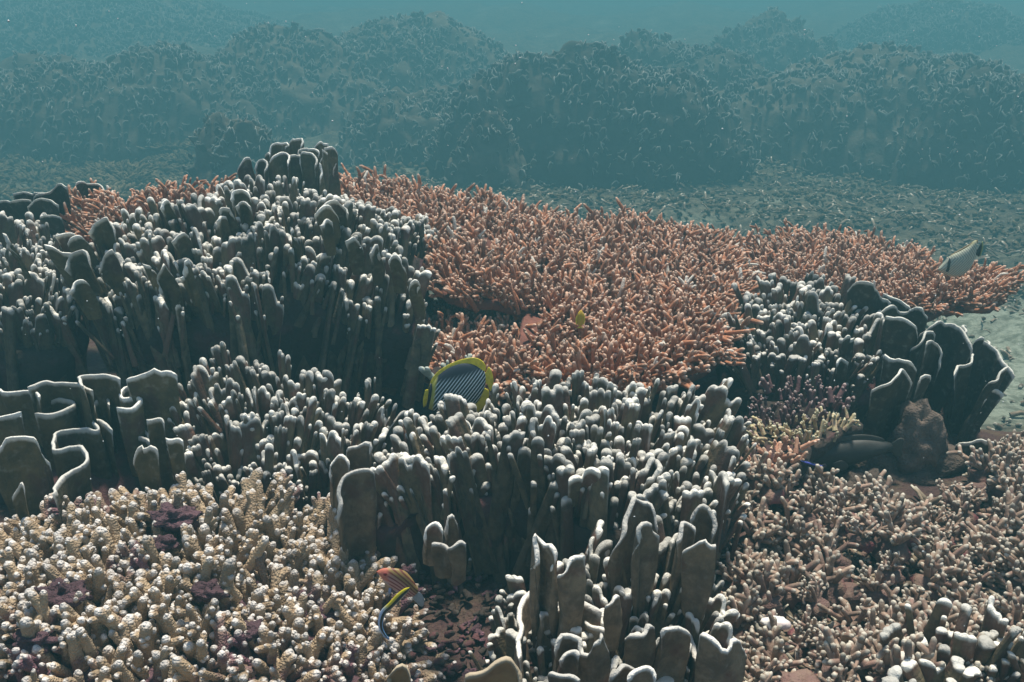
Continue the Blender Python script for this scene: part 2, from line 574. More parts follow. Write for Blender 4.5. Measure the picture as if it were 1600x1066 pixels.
LOBES = []
for i in range(46):
    r = np.random.default_rng(100 + i)
    if i < 18:      # single rounded fingers
        ww = r.uniform(.8, 1.4)
        LOBES.append(lobe(.0125 * ww, .0105 * r.uniform(.9, 1.25), .20, 1, r.uniform(-.4, .4), 9, 2.0, i))
    elif i < 34:    # flattened lobes with a few knobs
        ww = r.uniform(.019, .034)
        LOBES.append(lobe(ww, .0095 * r.uniform(.85, 1.2), .20, int(r.integers(2, 4)), r.uniform(-.9, .9), 19, 4, i))
    else:           # wider blades
        ww = r.uniform(.036, .06)
        LOBES.append(lobe(ww, .0085 * r.uniform(.85, 1.2), .20, int(r.integers(2, 5)), r.uniform(-1.1, 1.1), 25, 6, i))
def with_nubs(a, seed):
    """one or two small side fingers fused to a lobe"""
    r = np.random.default_rng(900 + seed)
    gg = G().add(a[0], a[1], a[2], a[3], 0.0)
    hw = np.abs(a[0][:, 0]).max()
    for _ in range(int(r.integers(0, 4))):
        ang = r.uniform(0, 6.28)
        ww = r.uniform(.006, .009)
        n_ = lobe(ww, ww * .9, r.uniform(.05, .10), 1, 0, 7, 2.0, int(r.integers(0, 9999)), .008)
        v = n_[0].copy()
        tl_ = r.uniform(.1, .35)
        v[:, 0] += (-v[:, 2]) * -math.cos(ang) * tl_
        v[:, 1] += (-v[:, 2]) * -math.sin(ang) * tl_
        off = np.array([math.cos(ang) * (hw + .004), math.sin(ang) * .010, -r.uniform(.008, .06)])
        gg.add(v + off, n_[1], n_[2], n_[3], 0.0)
    return gg.arrays()
LOBES = [with_nubs(a, i) for i, a in enumerate(LOBES)]
LOBE_ME = lib_meshes('lobe', LOBES, M['lobe'])

def digit(seed):
    """thick stubby branch with side knobs, base at origin, about 6 cm"""
    r = np.random.default_rng(seed)
    gg = G()
    L = r.uniform(.028, .046)
    r0 = r.uniform(.008, .0115)
    pa, ra = finger_path((0, 0, -.03), (r.normal(0, .1), r.normal(0, .1), 1), L + .03, r0 * 1.15, r0 * .72, 12, .08)
    gg.add(*tube(pa, ra, 12, .014, .0013, 320, seed))
    for k in range(r.integers(2, 6)):
        a = r.uniform(0, 6.28)
        t = r.uniform(.45, .95)
        base = pa[int(t * 8)]
        rs = r0 * r.uniform(.5, .8)
        pb, rb = finger_path(base, (math.cos(a) * .75, math.sin(a) * .75, r.uniform(.5, 1)), r.uniform(.016, .032), rs, rs * .75, 7, .1)
        gg.add(*tube(pb, rb, 9, .010, .0011, 320, seed + k))
    return gg.arrays()
rng = np.random.default_rng(31)
DIGITS = [digit(i) for i in range(26)]
DIGIT_ME = lib_meshes('branch', DIGITS, M['tan'])

def twig(seed, L0=.045, r0=.0056, nside=3, segs=6, tl=.012):
    r = np.random.default_rng(seed)
    gg = G()
    L = L0 * r.uniform(.75, 1.25)
    pa, ra = finger_path((0, 0, -.015), (r.normal(0, .12), r.normal(0, .12), 1), L + .015, r0 * 1.15, r0 * .72, 7, .10)
    gg.add(*tube(pa, ra, segs, tl, .0009, 300, seed))
    for k in range(nside):
        a = r.uniform(0, 6.28)
        i = int(r.integers(1, 5))
        pb, rb = finger_path(pa[i], (math.cos(a) * .7, math.sin(a) * .7, r.uniform(.6, 1.1)), L * r.uniform(.25, .55), r0 * .8, r0 * .6, 5, .12)
        gg.add(*tube(pb, rb, max(5, segs - 1), tl * .9, .0008, 300, seed + k))
    return gg.arrays()
rng = np.random.default_rng(32)
TWIGS = [twig(i, nside=int(3 + i % 3)) for i in range(28)]
TWIG_ME = lib_meshes('branch', TWIGS, M['red'])
KNOB_ME = lib_meshes('branch', DIGITS[:8], M['palecol'])

# ------------------------------------------------------------------ colonies
def ctrl(pts):
    return np.array([P(*p) if not isinstance(p[0], str) else (p[1], p[2], CZ + p[3]) for p in pts])

class Top:
    """surface of a colony through control points (inverse distance)"""
    def __init__(s, pts): s.p = np.asarray(pts, float)
    def __call__(s, x, y):
        d2 = (x[:, None] - s.p[:, 0]) ** 2 + (y[:, None] - s.p[:, 1]) ** 2 + 4e-4
        ww = d2 ** -1.5
        return (ww * s.p[:, 2]).sum(1) / ww.sum(1)

def body(top, poly, floor, off, mat, name, parent, rings=12, spokes=72, lump=.015, thin=None, seed=0):
    """lumpy flesh under the pieces: polygon scaled to its centre, skirt to the floor"""
    poly = np.asarray(poly)[:, :2]
    c = poly.mean(0)
    cl = np.vstack([poly, poly[:1]])
    b = spline(cl, spokes + 1)[:-1]
    V = []
    for r in np.linspace(0, .97 if thin is not None else .93, rings):
        xy = c + (b - c) * max(r, .01)
        z = top(xy[:, 0], xy[:, 1]) - off
        V.append(np.column_stack([xy, z]))
    zt = V[-1][:, 2]
    if thin is None:
        for k, e in ((.25, .95), (.6, .88), (1.0, .82)):
            V.append(np.column_stack([c + (b - c) * e, zt + (floor - zt) * k]))
    else:
        for k, e in ((1, .97), (1.3, .8), (1.6, .45), (4, .2), (14, .16)):
            V.append(np.column_stack([c + (b - c) * e, np.maximum(zt - thin * k, floor)]))
    V = np.stack(V, 0)
    m_ = V.shape[0]
    v = V.reshape(-1, 3)
    nz = np.stack([fbm(v * 14 + 31 * k, seed + k, 3) for k in range(3)], 1)
    v = v + nz * lump
    idx = np.arange(m_ * spokes).reshape(m_, spokes)
    nx = np.roll(idx, -1, 1)
    q = np.stack([idx[:-1], idx[1:], nx[1:], nx[:-1]], -1).reshape(-1, 4)
    gg = G().add(v, q)
    return link(name, gg.mesh(name, mat), parent, -np.array(parent.location))

def samples(poly, step, jit=.38, seed=0, hexa=True):
    r = np.random.default_rng(seed)
    poly = np.asarray(poly)[:, :2]
    lo, hi = poly.min(0), poly.max(0)
    ys = np.arange(lo[1], hi[1], step * .87)
    pts = []
    for i, y in enumerate(ys):
        xs = np.arange(lo[0] + (step / 2 if i % 2 else 0), hi[0], step)
        pts.append(np.column_stack([xs, np.full(len(xs), y)]))
    pts = np.vstack(pts) + r.normal(0, jit * step * .6, (sum(map(len, pts)), 2))
    return pts[in_poly(pts[:, 0], pts[:, 1], poly)]

def place(parent, name, massname, meshes, lib, items, mat, limit=290):
    """items: (library index, 4x4 matrix in world space, apparent size); the largest become parts"""
    origin = np.array(parent.location)
    items = sorted(items, key=lambda it: -it[2])
    T = Matrix.Translation(-Vector(origin))
    first = {}
    for i, Mx, _s in items[:limit]:
        if i in first:
            o = first[i].copy()
            C.objects.link(o)
            o.parent = parent
        else:
            o = link(name, meshes[i], parent)
            first[i] = o
        o.matrix_local = T @ Mx
    rest = items[limit:]
    if rest:
        gg = G()
        many(gg, lib, [(i, T @ Mx) for i, Mx, _s in rest])
        o = link(massname, gg.mesh(massname, mat), parent)
        o['kind'] = 'stuff'

def seen_size(p, size):
    px, py, dd = to_px(p)
    s = size * F / dd
    if px < -60 or px > 1660 or py < -20 or py > 1120:
        s *= .05
    return s

def lobed(label, name, pts, nb, step, floor, kinds, seed, off=.11, big=1.0, lean=.35, size=(.6, 1.35), group=None, drop=.018, cat='coral', zvar=.02):
    """colony of upright rounded lobes; the first nb control points are its outline"""
    cp = ctrl(pts)
    top = Top(cp)
    poly = cp[:nb]
    c = poly[:, :2].mean(0)
    root = thing(name, label, cat, (c[0], c[1], CZ + floor), group)
    body(top, poly, CZ + floor, off, M['dark'], 'base', root, seed=seed)
    r = np.random.default_rng(seed)
    xy = samples(poly, step, seed=seed)
    z = top(xy[:, 0], xy[:, 1])
    ext = np.ptp(poly[:, :2], axis=0).max() / 2
    items = []
    clump = vnoise(np.column_stack([xy * 18, np.zeros(len(xy))]), seed)
    for k in range(len(xy)):
        f = r.random() + .25 * clump[k]
        i = int(r.integers(0, 18)) if f < kinds[0] else int(r.integers(18, 34)) if f < kinds[1] else int(r.integers(34, 46))
        s = r.uniform(*size) * big * (.85 if i >= 34 else 1)
        dvec = (xy[k] - c) / ext
        up = Vector((dvec[0] * lean + r.normal(0, .12), dvec[1] * lean * .6 + r.normal(0, .12), 1))
        zt = z[k] + r.normal(0, zvar) + .02 * clump[k] - drop
        hh = max(.06, min(.26, zt - (CZ + floor) + .02))
        Mx = xform((xy[k][0], xy[k][1], zt), up, r.normal(0, .75) + (math.pi if r.random() < .5 else 0), (s, s, s * hh / .20 / s if False else hh / .20))
        items.append((i, Mx, seen_size((xy[k][0], xy[k][1], zt), .02 * s if i < 18 else .035 * s if i < 34 else .06 * s)))
    place(root, 'lobe', 'lobe_mass', LOBE_ME, LOBES, items, M['lobe'])
    return root, top

# mound of white tipped lobes beyond the ruffled plates
DOME = lobed('broad domed lobed coral with dark shaded front, before the small red patch', 'lobed_coral',
      [(95, 395, -.62), (150, 348, -.55), (250, 305, -.5), (330, 283, -.485), ('w', -.62, 2.85, -.62), ('w', -.2, 2.8, -.66), (610, 352, -.55), (672, 405, -.62), (672, 480, -.71),
       (560, 450, -.67), (400, 435, -.63), (250, 440, -.63), (140, 465, -.68), (400, 290, -.485), (520, 312, -.50), (420, 350, -.53), (250, 360, -.55)],
      13, .0255, -.92, (.36, .74), 21, big=1.02, size=(.7, 1.4))
lobed('lobed coral cut by the picture edge, with curled pale margins, above the ruffled plates', 'lobed_coral',
      [(-70, 360, -.62), (0, 328, -.6), (70, 330, -.6), (112, 380, -.62), (125, 450, -.69), (60, 480, -.71), (0, 490, -.72), (-70, 470, -.71), (40, 400, -.63)],
      8, .027, -.94, (.25, .65), 12, big=1.0)
lobed('lobed coral of small white knobs between ruffled plates and yellow finned striped fish', 'lobed_coral',
      [(255, 620, -.81), (300, 570, -.765), (345, 540, -.735), (440, 528, -.722), (500, 570, -.755), (560, 585, -.775), (620, 600, -.79), (632, 650, -.83), (560, 690, -.865), (470, 735, -.905),
       (380, 755, -.93), (290, 755, -.93), (250, 690, -.88), (450, 620, -.80)],
      13, .0245, -1.10, (.45, .84), 13, big=.95)
lobed('large central lobed coral packed with tall white tipped fingers over a dark fluted front', 'lobed_coral',
      [(512, 742, -.875), (575, 685, -.825), (640, 640, -.79), (690, 622, -.785), (780, 600, -.775), (900, 584, -.76), (1030, 588, -.76), (1140, 610, -.78), (1165, 655, -.805), (1180, 730, -.86),
       (1120, 790, -.865), (1000, 765, -.83), (900, 732, -.797), (790, 692, -.787), (650, 708, -.812), (570, 758, -.862), (900, 655, -.772), (1000, 690, -.79)],
      16, .0252, -1.09, (.42, .82), 14, big=1.1, zvar=.024)
lobed('lobed coral with broad brown blades at the bottom edge before the large central coral', 'lobed_coral',
      [(760, 940, -1.0), (770, 915, -.985), (790, 905, -.955), (850, 865, -.91), (930, 815, -.865), (1010, 800, -.86), (1100, 830, -.875), (1125, 900, -.92), (1165, 985, -.965), (1160, 1090, -.97), (980, 1110, -.965), (830, 1110, -.98), (770, 1110, -1.04), (755, 1030, -1.03), (840, 980, -.96)],
      14, .031, -1.12, (.3, .62), 15, big=1.1, zvar=.022, lean=.3)
lobed('lobed coral with white knobs beside large dark plates, at the edge of the red table', 'lobed_coral',
      [(1112, 495, -.80), (1145, 445, -.745), (1220, 424, -.72), (1290, 426, -.72), (1340, 445, -.725), (1390, 480, -.75), (1380, 540, -.81), (1330, 570, -.85), (1250, 555, -.84), (1150, 545, -.84)],
      10, .0255, -1.02, (.4, .82), 16, big=1.05)
lobed('lobed coral with fat blurred white knobs in the bottom corner, beneath the rubble bed', 'lobed_coral',
      [(1375, 990, -.93), (1420, 960, -.91), (1480, 935, -.895), (1560, 940, -.895), (1640, 950, -.90), (1660, 1110, -.95), (1500, 1120, -.96), (1350, 1110, -.97)],
      8, .034, -1.08, (.55, .95), 17, big=1.45)
lobed('small lobed coral of few knobs just beyond the tan branching coral and the striped wrasse', 'lobed_coral',
      [(640, 870, -1.03), (690, 830, -.985), (720, 845, -.99), (730, 890, -1.04), (680, 900, -1.05)],
      5, .032, -1.12, (.35, .8), 18, big=1.0)

# ------------------------------------------------------------------ plates traced rim by rim
def plates(name, label, rims, floor, t=.006, mat=None, cat='coral', base_poly=None, base_top=None, group=None, wav=.004, tl=.012, curl=0.0, root=None):
    mat = mat or M['plate']
    allp = np.vstack([np.asarray(r_[0]) for r_ in rims])
    c = allp.mean(0)
    root = root or thing(name, label, cat, (c[0], c[1], CZ + floor), group)
    if base_poly is not None:
        cp = ctrl(base_poly)
        body(Top(cp), cp, CZ + floor, .06, M['dark'], 'base', root, seed=len(rims))
    for k, (rim, L, taper, shift) in enumerate(rims):
        rim = np.asarray(rim)
        ln = np.linalg.norm(np.diff(rim, axis=0), axis=1).sum()
        n_ = int(np.clip(ln / .007, 12, 90))
        rp = spline(rim, n_)
        rp = rp + np.stack([vnoise(rp * 75 + 9 * k, 80 + j + k) for j in range(3)], 1) * wav * .45
        rp = rp + np.stack([fbm(rp * 28 + 7 * k, 40 + j + k, 2) for j in range(3)], 1) * wav
        if curl:
            sl_ = np.linspace(0, ln, n_)
            rp[:, 1] += curl * np.sin(sl_ / .022 / (1 + .3 * math.sin(k * 2.1)) + k * 1.7)
            rp[:, 2] += curl * .22 * np.sin(sl_ / .014 + k * 2.9)
        v, q, tt, tip = sheet(rp, t, L=L, taper=taper, p=14, tiplen=tl, shift=shift, wob=.004)
        v = v + np.stack([fbm(v * 20 + 3 * k, 60 + j, 2) for j in range(3)], 1) * .0022
        gg = G().add(v - np.array(root.location), q, tt, tip, random.random())
        link('plate', gg.mesh('plate', mat), root)
    return root

def zr(pts, ox, oy, k):
    return [(ox + a / k, oy + b_ / k) for a, b_ in pts]

def flat_rim(pts, dz0, dz1=None):
    n_ = len(pts)
    dz1 = dz0 if dz1 is None else dz1
    return [P(x, y, dz0 + (dz1 - dz0) * i / (n_ - 1)) for i, (x, y) in enumerate(pts)]

def face_rim(pts, Y0, Y1=None):
    n_ = len(pts)
    Y1 = Y0 if Y1 is None else Y1
    return [PY(x, y, Y0 + (Y1 - Y0) * i / (n_ - 1)) for i, (x, y) in enumerate(pts)]

z5 = lambda p: zr(p, 0, 440, 3.331)
rims = [
    (flat_rim(z5([(270, 1110), (295, 1060), (330, 990), (380, 960), (430, 935), (450, 905), (430, 875), (400, 855), (350, 858), (290, 872), (275, 850), (290, 790), (350, 780), (420, 765), (500, 770), (515, 755), (495, 730), (515, 728), (545, 745), (588, 760)]), -.86, -.85), .18, .95, (0, .02)),
    (face_rim(z5([(-60, 930), (0, 860), (30, 820), (90, 808), (165, 812), (190, 840), (220, 900), (262, 945)]), 1.66, 1.70), .20, .8, (0, .03)),
    (flat_rim(z5([(170, 685), (230, 680), (290, 670), (345, 650), (375, 635), (350, 615), (290, 612), (245, 605), (260, 585), (320, 560), (400, 548), (450, 552), (455, 580), (435, 620), (440, 650), (490, 655), (505, 625), (530, 600), (560, 600), (572, 640)]), -.82), .18, .95, (0, .02)),
    (flat_rim(z5([(-60, 540), (0, 550), (40, 565), (110, 555), (160, 560), (205, 595)]), -.79), .16, .9, (0, .02)),
    (flat_rim(z5([(150, 557), (220, 525), (300, 520), (380, 530), (440, 550), (485, 572)]), -.78), .16, .95, (0, .02)),
    (flat_rim(z5([(435, 545), (405, 495), (440, 487), (490, 490), (550, 480), (610, 495), (630, 505)]), -.765), .17, .85, (0, .02)),
    (flat_rim(z5([(605, 655), (670, 655), (720, 625), (700, 605), (640, 608), (625, 585), (650, 555), (710, 548), (780, 570), (840, 592)]), -.80), .18, .95, (0, .02)),
    (flat_rim(z5([(765, 800), (755, 775), (700, 745), (660, 755), (650, 790), (690, 805), (760, 820), (800, 850), (818, 880)]), -.87), .17, .95, (0, .02)),
    (face_rim(z5([(700, 960), (715, 880), (735, 855), (750, 880), (780, 862), (820, 880)]), 1.70), .15, .8, (0, .02)),
    (face_rim(z5([(765, 716), (820, 710), (852, 728)]), 1.76), .16, .8, (0, .02)),
    (face_rim(z5([(868, 800), (900, 805), (958, 828)]), 1.72), .15, .8, (0, .02)),
    (face_rim(z5([(-40, 715), (0, 705), (50, 690), (102, 682)]), 1.78), .18, .9, (0, .02)),
    (face_rim(z5([(660, 510), (690, 485), (770, 470), (800, 450), (830, 465), (860, 468), (915, 492)]), 1.86), .17, .85, (0, .02)),
    (face_rim(z5([(70, 1120), (85, 1060), (100, 1050), (115, 1080)]), 1.60), .12, .8, (0, .02)),
]
plates('ruffled_coral', 'coral of thin folded plates with winding white rims, above the tan branching coral', rims, -1.10,
       base_poly=[(-80, 640, -.86), (0, 590, -.81), (120, 575, -.80), (230, 580, -.80), (260, 640, -.86), (250, 720, -.92), (200, 790, -.98), (60, 830, -1.0), (-60, 840, -1.0), (100, 680, -.88)])

# fan plates on the face of the dome
z1 = lambda p: zr(p, 0, 180, 3.807)
fans = [([(380, 930), (385, 880), (420, 830), (480, 795), (510, 810), (545, 880)], 2.13), ([(590, 955), (595, 890), (630, 820), (680, 800), (705, 830)], 2.12),
        ([(410, 765), (440, 720), (490, 715), (522, 765)], 2.21), ([(330, 718), (370, 695), (440, 695), (462, 722)], 2.25), ([(508, 700), (560, 640), (620, 600), (650, 620), (685, 710)], 2.24),
        ([(250, 770), (320, 768), (380, 800), (432, 825)], 2.2), ([(848, 855), (890, 885), (922, 940)], 2.12), ([(410, 1062), (440, 1000), (490, 985), (512, 1015)], 2.06),
        ([(935, 1055), (945, 980), (980, 890), (1005, 900), (1030, 960)], 2.07), ([(0, 710), (45, 720), (75, 780), (105, 812)], 2.2), ([(1018, 745), (1045, 700), (1090, 690), (1122, 725)], 2.2),
        ([(1358, 505), (1370, 460), (1430, 445), (1480, 470), (1492, 512)], 2.32), ([(1393, 555), (1410, 520), (1450, 515), (1492, 550)], 2.28), ([(1308, 575), (1330, 545), (1380, 545), (1392, 585)], 2.27),
        ([(1290, 620), (1310, 590), (1340, 600)], 2.25), ([(945, 560), (955, 525), (990, 518), (1012, 550)], 2.32), ([(1060, 990), (1095, 960), (1105, 870), (1130, 855)], 2.05)]
rims = [(face_rim(z1(p), Y - .02, Y), .10, .75, (0, .06)) for p, Y in fans]
fans2 = [([(538, 590), (580, 545), (630, 545), (685, 610)], 2.24), ([(583, 535), (620, 505), (680, 510), (745, 600)], 2.28), ([(563, 660), (600, 625), (648, 645)], 2.2), ([(388, 665), (395, 690), (420, 712), (438, 715)], 2.18),
         ([(720, 740), (760, 715), (800, 750), (825, 800)], 2.16), ([(860, 830), (890, 775), (920, 810), (918, 850)], 2.15), ([(970, 870), (1000, 835), (1040, 850), (1080, 910)], 2.12), ([(1100, 1040), (1130, 985), (1168, 1010), (1160, 1050)], 2.05)]
rims += [(face_rim(zr(p, 350, 180, 3.807), Y - .02, Y), .09, .75, (0, .05)) for p, Y in fans2]
plates('lobed_coral', '', rims, -.92, t=.0075, tl=.012, mat=M['plate'], curl=.008, root=DOME[0])

# far edge ruffles and the small back colony
rims = [
    (face_rim([(-20, 320), (10, 312), (46, 312), (50, 330)], 2.75, 2.72), .10, .9, (0, .02)),
    (face_rim([(17, 305), (40, 300), (52, 305), (55, 302), (75, 300)], 2.85), .10, .9, (0, .02)),
    (face_rim([(52, 312), (62, 302), (75, 300), (82, 290), (92, 287), (108, 292)], 2.8), .10, .9, (0, .02)),
    (face_rim([(120, 288), (122, 282), (130, 282), (134, 287), (150, 291), (160, 294), (165, 300)], 2.95), .10, .9, (0, .02)),
    (face_rim([(40, 322), (55, 314), (75, 312), (95, 318)], 2.70), .10, .9, (0, .02)),
    (face_rim([(60, 345), (75, 332), (95, 340)], 2.6), .10, .9, (0, .02)),
]
plates('ruffled_coral', 'low thin plates with fine pale rims at the picture edge, beside the small red patch', rims, -.95, t=.004, tl=.008, curl=.012, mat=M['backlitplate'])
z2 = lambda p: zr(p, 350, 180, 3.807)
rims = [
    (face_rim(z2([(275, 240), (272, 195), (300, 165), (350, 150), (385, 150), (390, 165), (375, 205)]), 3.0), .16, .8, (0, .02)),
    (face_rim(z2([(385, 205), (410, 140), (440, 142), (472, 140), (468, 160), (460, 200)]), 3.02), .16, .8, (0, .02)),
    (face_rim(z2([(280, 300), (290, 245), (330, 225), (380, 228), (385, 300)]), 2.93), .17, .8, (0, .02)),
    (face_rim(z2([(380, 240), (420, 225), (455, 235), (440, 215), (480, 200), (505, 210)]), 2.96), .17, .8, (0, .02)),
    (face_rim(z2([(450, 290), (455, 232), (490, 225), (535, 228), (540, 300)]), 2.90), .17, .8, (0, .02)),
    (face_rim(z2([(500, 215), (540, 195), (570, 215), (575, 240)]), 2.95), .17, .8, (0, .02)),
    (face_rim(z2([(540, 180), (570, 155), (600, 175), (620, 178)]), 3.05), .17, .8, (0, .02)),
    (face_rim(z2([(600, 200), (640, 185), (665, 210), (660, 250), (640, 330)]), 3.0), .17, .8, (0, .02)),
    (face_rim(z2([(560, 290), (590, 250), (605, 235), (580, 205)]), 2.88), .17, .8, (0, .02)),
    (face_rim(z2([(255, 250), (265, 228), (280, 235)]), 2.95), .12, .8, (0, .02)),
    (face_rim(z2([(85, 320), (95, 285), (130, 255), (160, 262), (165, 320)]), 2.9), .12, .8, (0, .02)),
    (face_rim(z2([(185, 320), (195, 285), (235, 262), (248, 290), (245, 320)]), 2.9), .12, .8, (0, .02)),
    (face_rim(z2([(555, 310), (565, 285), (575, 330), (572, 380)]), 2.85), .12, .8, (0, .02)),
]
plates('ruffled_coral', 'small upright cluster of olive plates standing above the red coral', rims, -.86, t=.006, tl=.009, curl=.014,
       base_poly=[(385, 275, -.60), (400, 240, -.55), (470, 235, -.52), (525, 250, -.56), (535, 300, -.66), (450, 330, -.68), (380, 320, -.67)])

# large plates on the edge over the sand
z4 = lambda p: zr(p, 1080, 320, 3.077)
rims = [
    (face_rim(z4([(770, 500), (780, 375), (830, 372), (880, 395), (930, 440), (968, 485)]), 2.36, 2.34), .26, .7, (0, .04)),
    (face_rim(z4([(930, 440), (960, 434), (1000, 442), (1030, 470), (1055, 500)]), 2.42), .26, .7, (0, .04)),
    (face_rim(z4([(890, 535), (920, 497), (960, 488), (1010, 508), (1045, 515), (1060, 500), (1095, 498), (1125, 515), (1140, 545)]), 2.30), .26, .7, (0, .04)),
    (flat_rim(z4([(800, 690), (835, 640), (860, 600), (872, 562), (862, 600), (850, 635), (900, 640), (950, 655), (972, 632)]), -.845), .22, .8, (0, .05)),
    (face_rim(z4([(970, 650), (940, 600), (945, 550), (965, 532), (1010, 535), (1050, 570), (1085, 615), (1090, 640)]), 2.20), .26, .65, (0, .05)),
    (face_rim(z4([(1060, 720), (1090, 650), (1130, 618), (1185, 628), (1200, 640)]), 2.18), .24, .7, (0, .05)),
    (face_rim(z4([(1090, 620), (1120, 590), (1160, 562), (1230, 566), (1290, 592), (1322, 640), (1340, 690)]), 2.28, 2.22), .30, .6, (-.03, .05)),
    (face_rim(z4([(1110, 690), (1130, 665), (1160, 655), (1190, 690), (1200, 740), (1200, 790)]), 2.12), .22, .7, (0, .05)),
    (face_rim(z4([(930, 760), (945, 735), (965, 752), (1000, 742), (1040, 750), (1065, 775), (1072, 800)]), 2.10), .22, .7, (0, .05)),
    (face_rim(z4([(865, 900), (890, 872), (930, 842), (1000, 803), (1050, 822), (1080, 870)]), 2.02), .20, .7, (0, .06)),
    (face_rim(z4([(1065, 830), (1080, 800), (1110, 802), (1138, 850), (1125, 900), (1100, 945)]), 2.05), .20, .7, (0, .06)),
    (face_rim(z4([(1260, 820), (1310, 760), (1360, 715), (1410, 680), (1425, 655)]), 2.15, 2.3), .26, .6, (.03, .05)),
    (face_rim(z4([(1300, 770), (1340, 660), (1380, 625), (1430, 662), (1480, 725), (1510, 765), (1548, 810)]), 2.26, 2.18), .32, .55, (-.06, .05)),
    (face_rim(z4([(1400, 900), (1440, 840), (1500, 780), (1545, 800), (1520, 850)]), 2.14), .24, .6, (-.04, .05)),
    (face_rim(z4([(1290, 610), (1315, 575), (1328, 590)]), 2.3), .14, .7, (0, .03)),
    (face_rim(z4([(1420, 940), (1440, 918), (1490, 908), (1510, 918)]), 2.12), .14, .7, (-.04, .03)),
    (face_rim([(1495, 700), (1512, 682), (1528, 678), (1545, 690), (1552, 715)], 2.02), .16, .7, (0, .03)),
    (face_rim(z4([(730, 640), (750, 610), (770, 660), (790, 650)]), 2.2), .14, .7, (0, .03)),
    (face_rim(z4([(690, 760), (715, 735), (750, 740), (775, 760)]), 2.15), .14, .7, (0, .03)),
]
plates('plate_coral', 'big dark fan plates with thin bright rims, beside the pale sand channel', rims, -1.12, t=.006, tl=.010, wav=.007, curl=.018, mat=M['backlitplate'],
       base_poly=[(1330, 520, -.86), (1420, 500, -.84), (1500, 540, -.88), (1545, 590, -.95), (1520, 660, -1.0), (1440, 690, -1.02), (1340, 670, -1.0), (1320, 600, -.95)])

# blades at the foot of the central coral
z3 = lambda p: zr(p, 700, 760, 3.478)
z7 = lambda p: zr(p, 500, 560, 3.33)
rims = [
    (face_rim(z3([(580, 900), (600, 830), (660, 830), (725, 830), (735, 880), (770, 880), (800, 825), (830, 830), (855, 800), (862, 900)]), 1.17), .10, .95, (0, .02)),
    (flat_rim(z3([(375, 960), (365, 800), (395, 730), (405, 670), (440, 600), (470, 560)]), -.955), .16, .95, (.01, .01)),
    (face_rim(z3([(465, 470), (468, 270), (500, 285), (525, 320), (560, 325), (590, 480)]), 1.33), .18, .85, (0, .02)),
    (flat_rim(z3([(512, 690), (510, 655), (540, 660), (620, 655), (690, 650), (760, 655), (830, 660)]), -.93), .08, .95, (0, .0)),
    (flat_rim(z3([(515, 690), (570, 700), (630, 680), (690, 685)]), -.935), .10, .95, (0, .0)),
    (face_rim(z3([(620, 540), (640, 430), (670, 388), (720, 388), (760, 400)]), 1.31), .14, .9, (0, .02)),
    (face_rim(z3([(990, 790), (1000, 750), (1050, 770), (1110, 745), (1135, 780)]), 1.23), .10, .95, (0, .02)),
    (face_rim(z3([(1140, 800), (1155, 765), (1230, 768), (1290, 790), (1315, 820)]), 1.22), .12, .95, (0, .02)),
    (flat_rim(z3([(1330, 790), (1350, 850), (1340, 900), (1380, 960), (1385, 1020)]), -.97), .12, .95, (0, .0)),
    (face_rim(z3([(1370, 830), (1390, 805), (1450, 820), (1490, 860), (1550, 815), (1600, 870), (1620, 960)]), 1.20), .14, .95, (0, .02)),
    (face_rim(z3([(880, 990), (940, 940), (980, 960), (1025, 1000)]), 1.14), .08, .95, (0, .02)),
    (face_rim(z3([(975, 1050), (1000, 1028), (1100, 1028), (1130, 1060)]), 1.10), .08, .95, (0, .02)),
    (face_rim(z3([(880, 480), (930, 250), (1000, 100), (1030, 88), (1060, 110), (1110, 110), (1130, 200)]), 1.40, 1.44), .20, .8, (0, .02)),
    (face_rim(z3([(1020, 400), (1040, 210), (1075, 190), (1110, 200), (1120, 260), (1150, 290)]), 1.37), .18, .8, (0, .02)),
    (face_rim(z3([(1230, 300), (1260, 240), (1290, 210), (1340, 250), (1350, 270)]), 1.38), .16, .8, (0, .02)),
    (face_rim(z3([(1300, 180), (1340, 140), (1415, 112), (1438, 160), (1425, 230)]), 1.42), .16, .8, (0, .02)),
    (face_rim(z3([(1285, 370), (1340, 310), (1390, 260), (1420, 300), (1450, 300), (1445, 350)]), 1.34), .14, .8, (0, .02)),
    (face_rim(z3([(860, 620), (890, 570), (930, 600), (935, 650)]), 1.30), .10, .9, (0, .02)),
    (flat_rim(z3([(770, 700), (790, 760), (830, 800), (858, 800)]), -.955), .12, .9, (0, .0)),
    (face_rim(z3([(590, 960), (620, 935), (690, 938), (720, 960)]), 1.13), .06, .9, (0, .02)),
    (face_rim(z3([(575, 1040), (600, 1010), (650, 1005), (715, 1015)]), 1.10), .06, .9, (0, .02)),
]
plates('blade_coral', 'broad brown blades with square white topped edges under the central coral', rims, -1.12, t=.0085, tl=.008, mat=M['blade'], curl=.012)
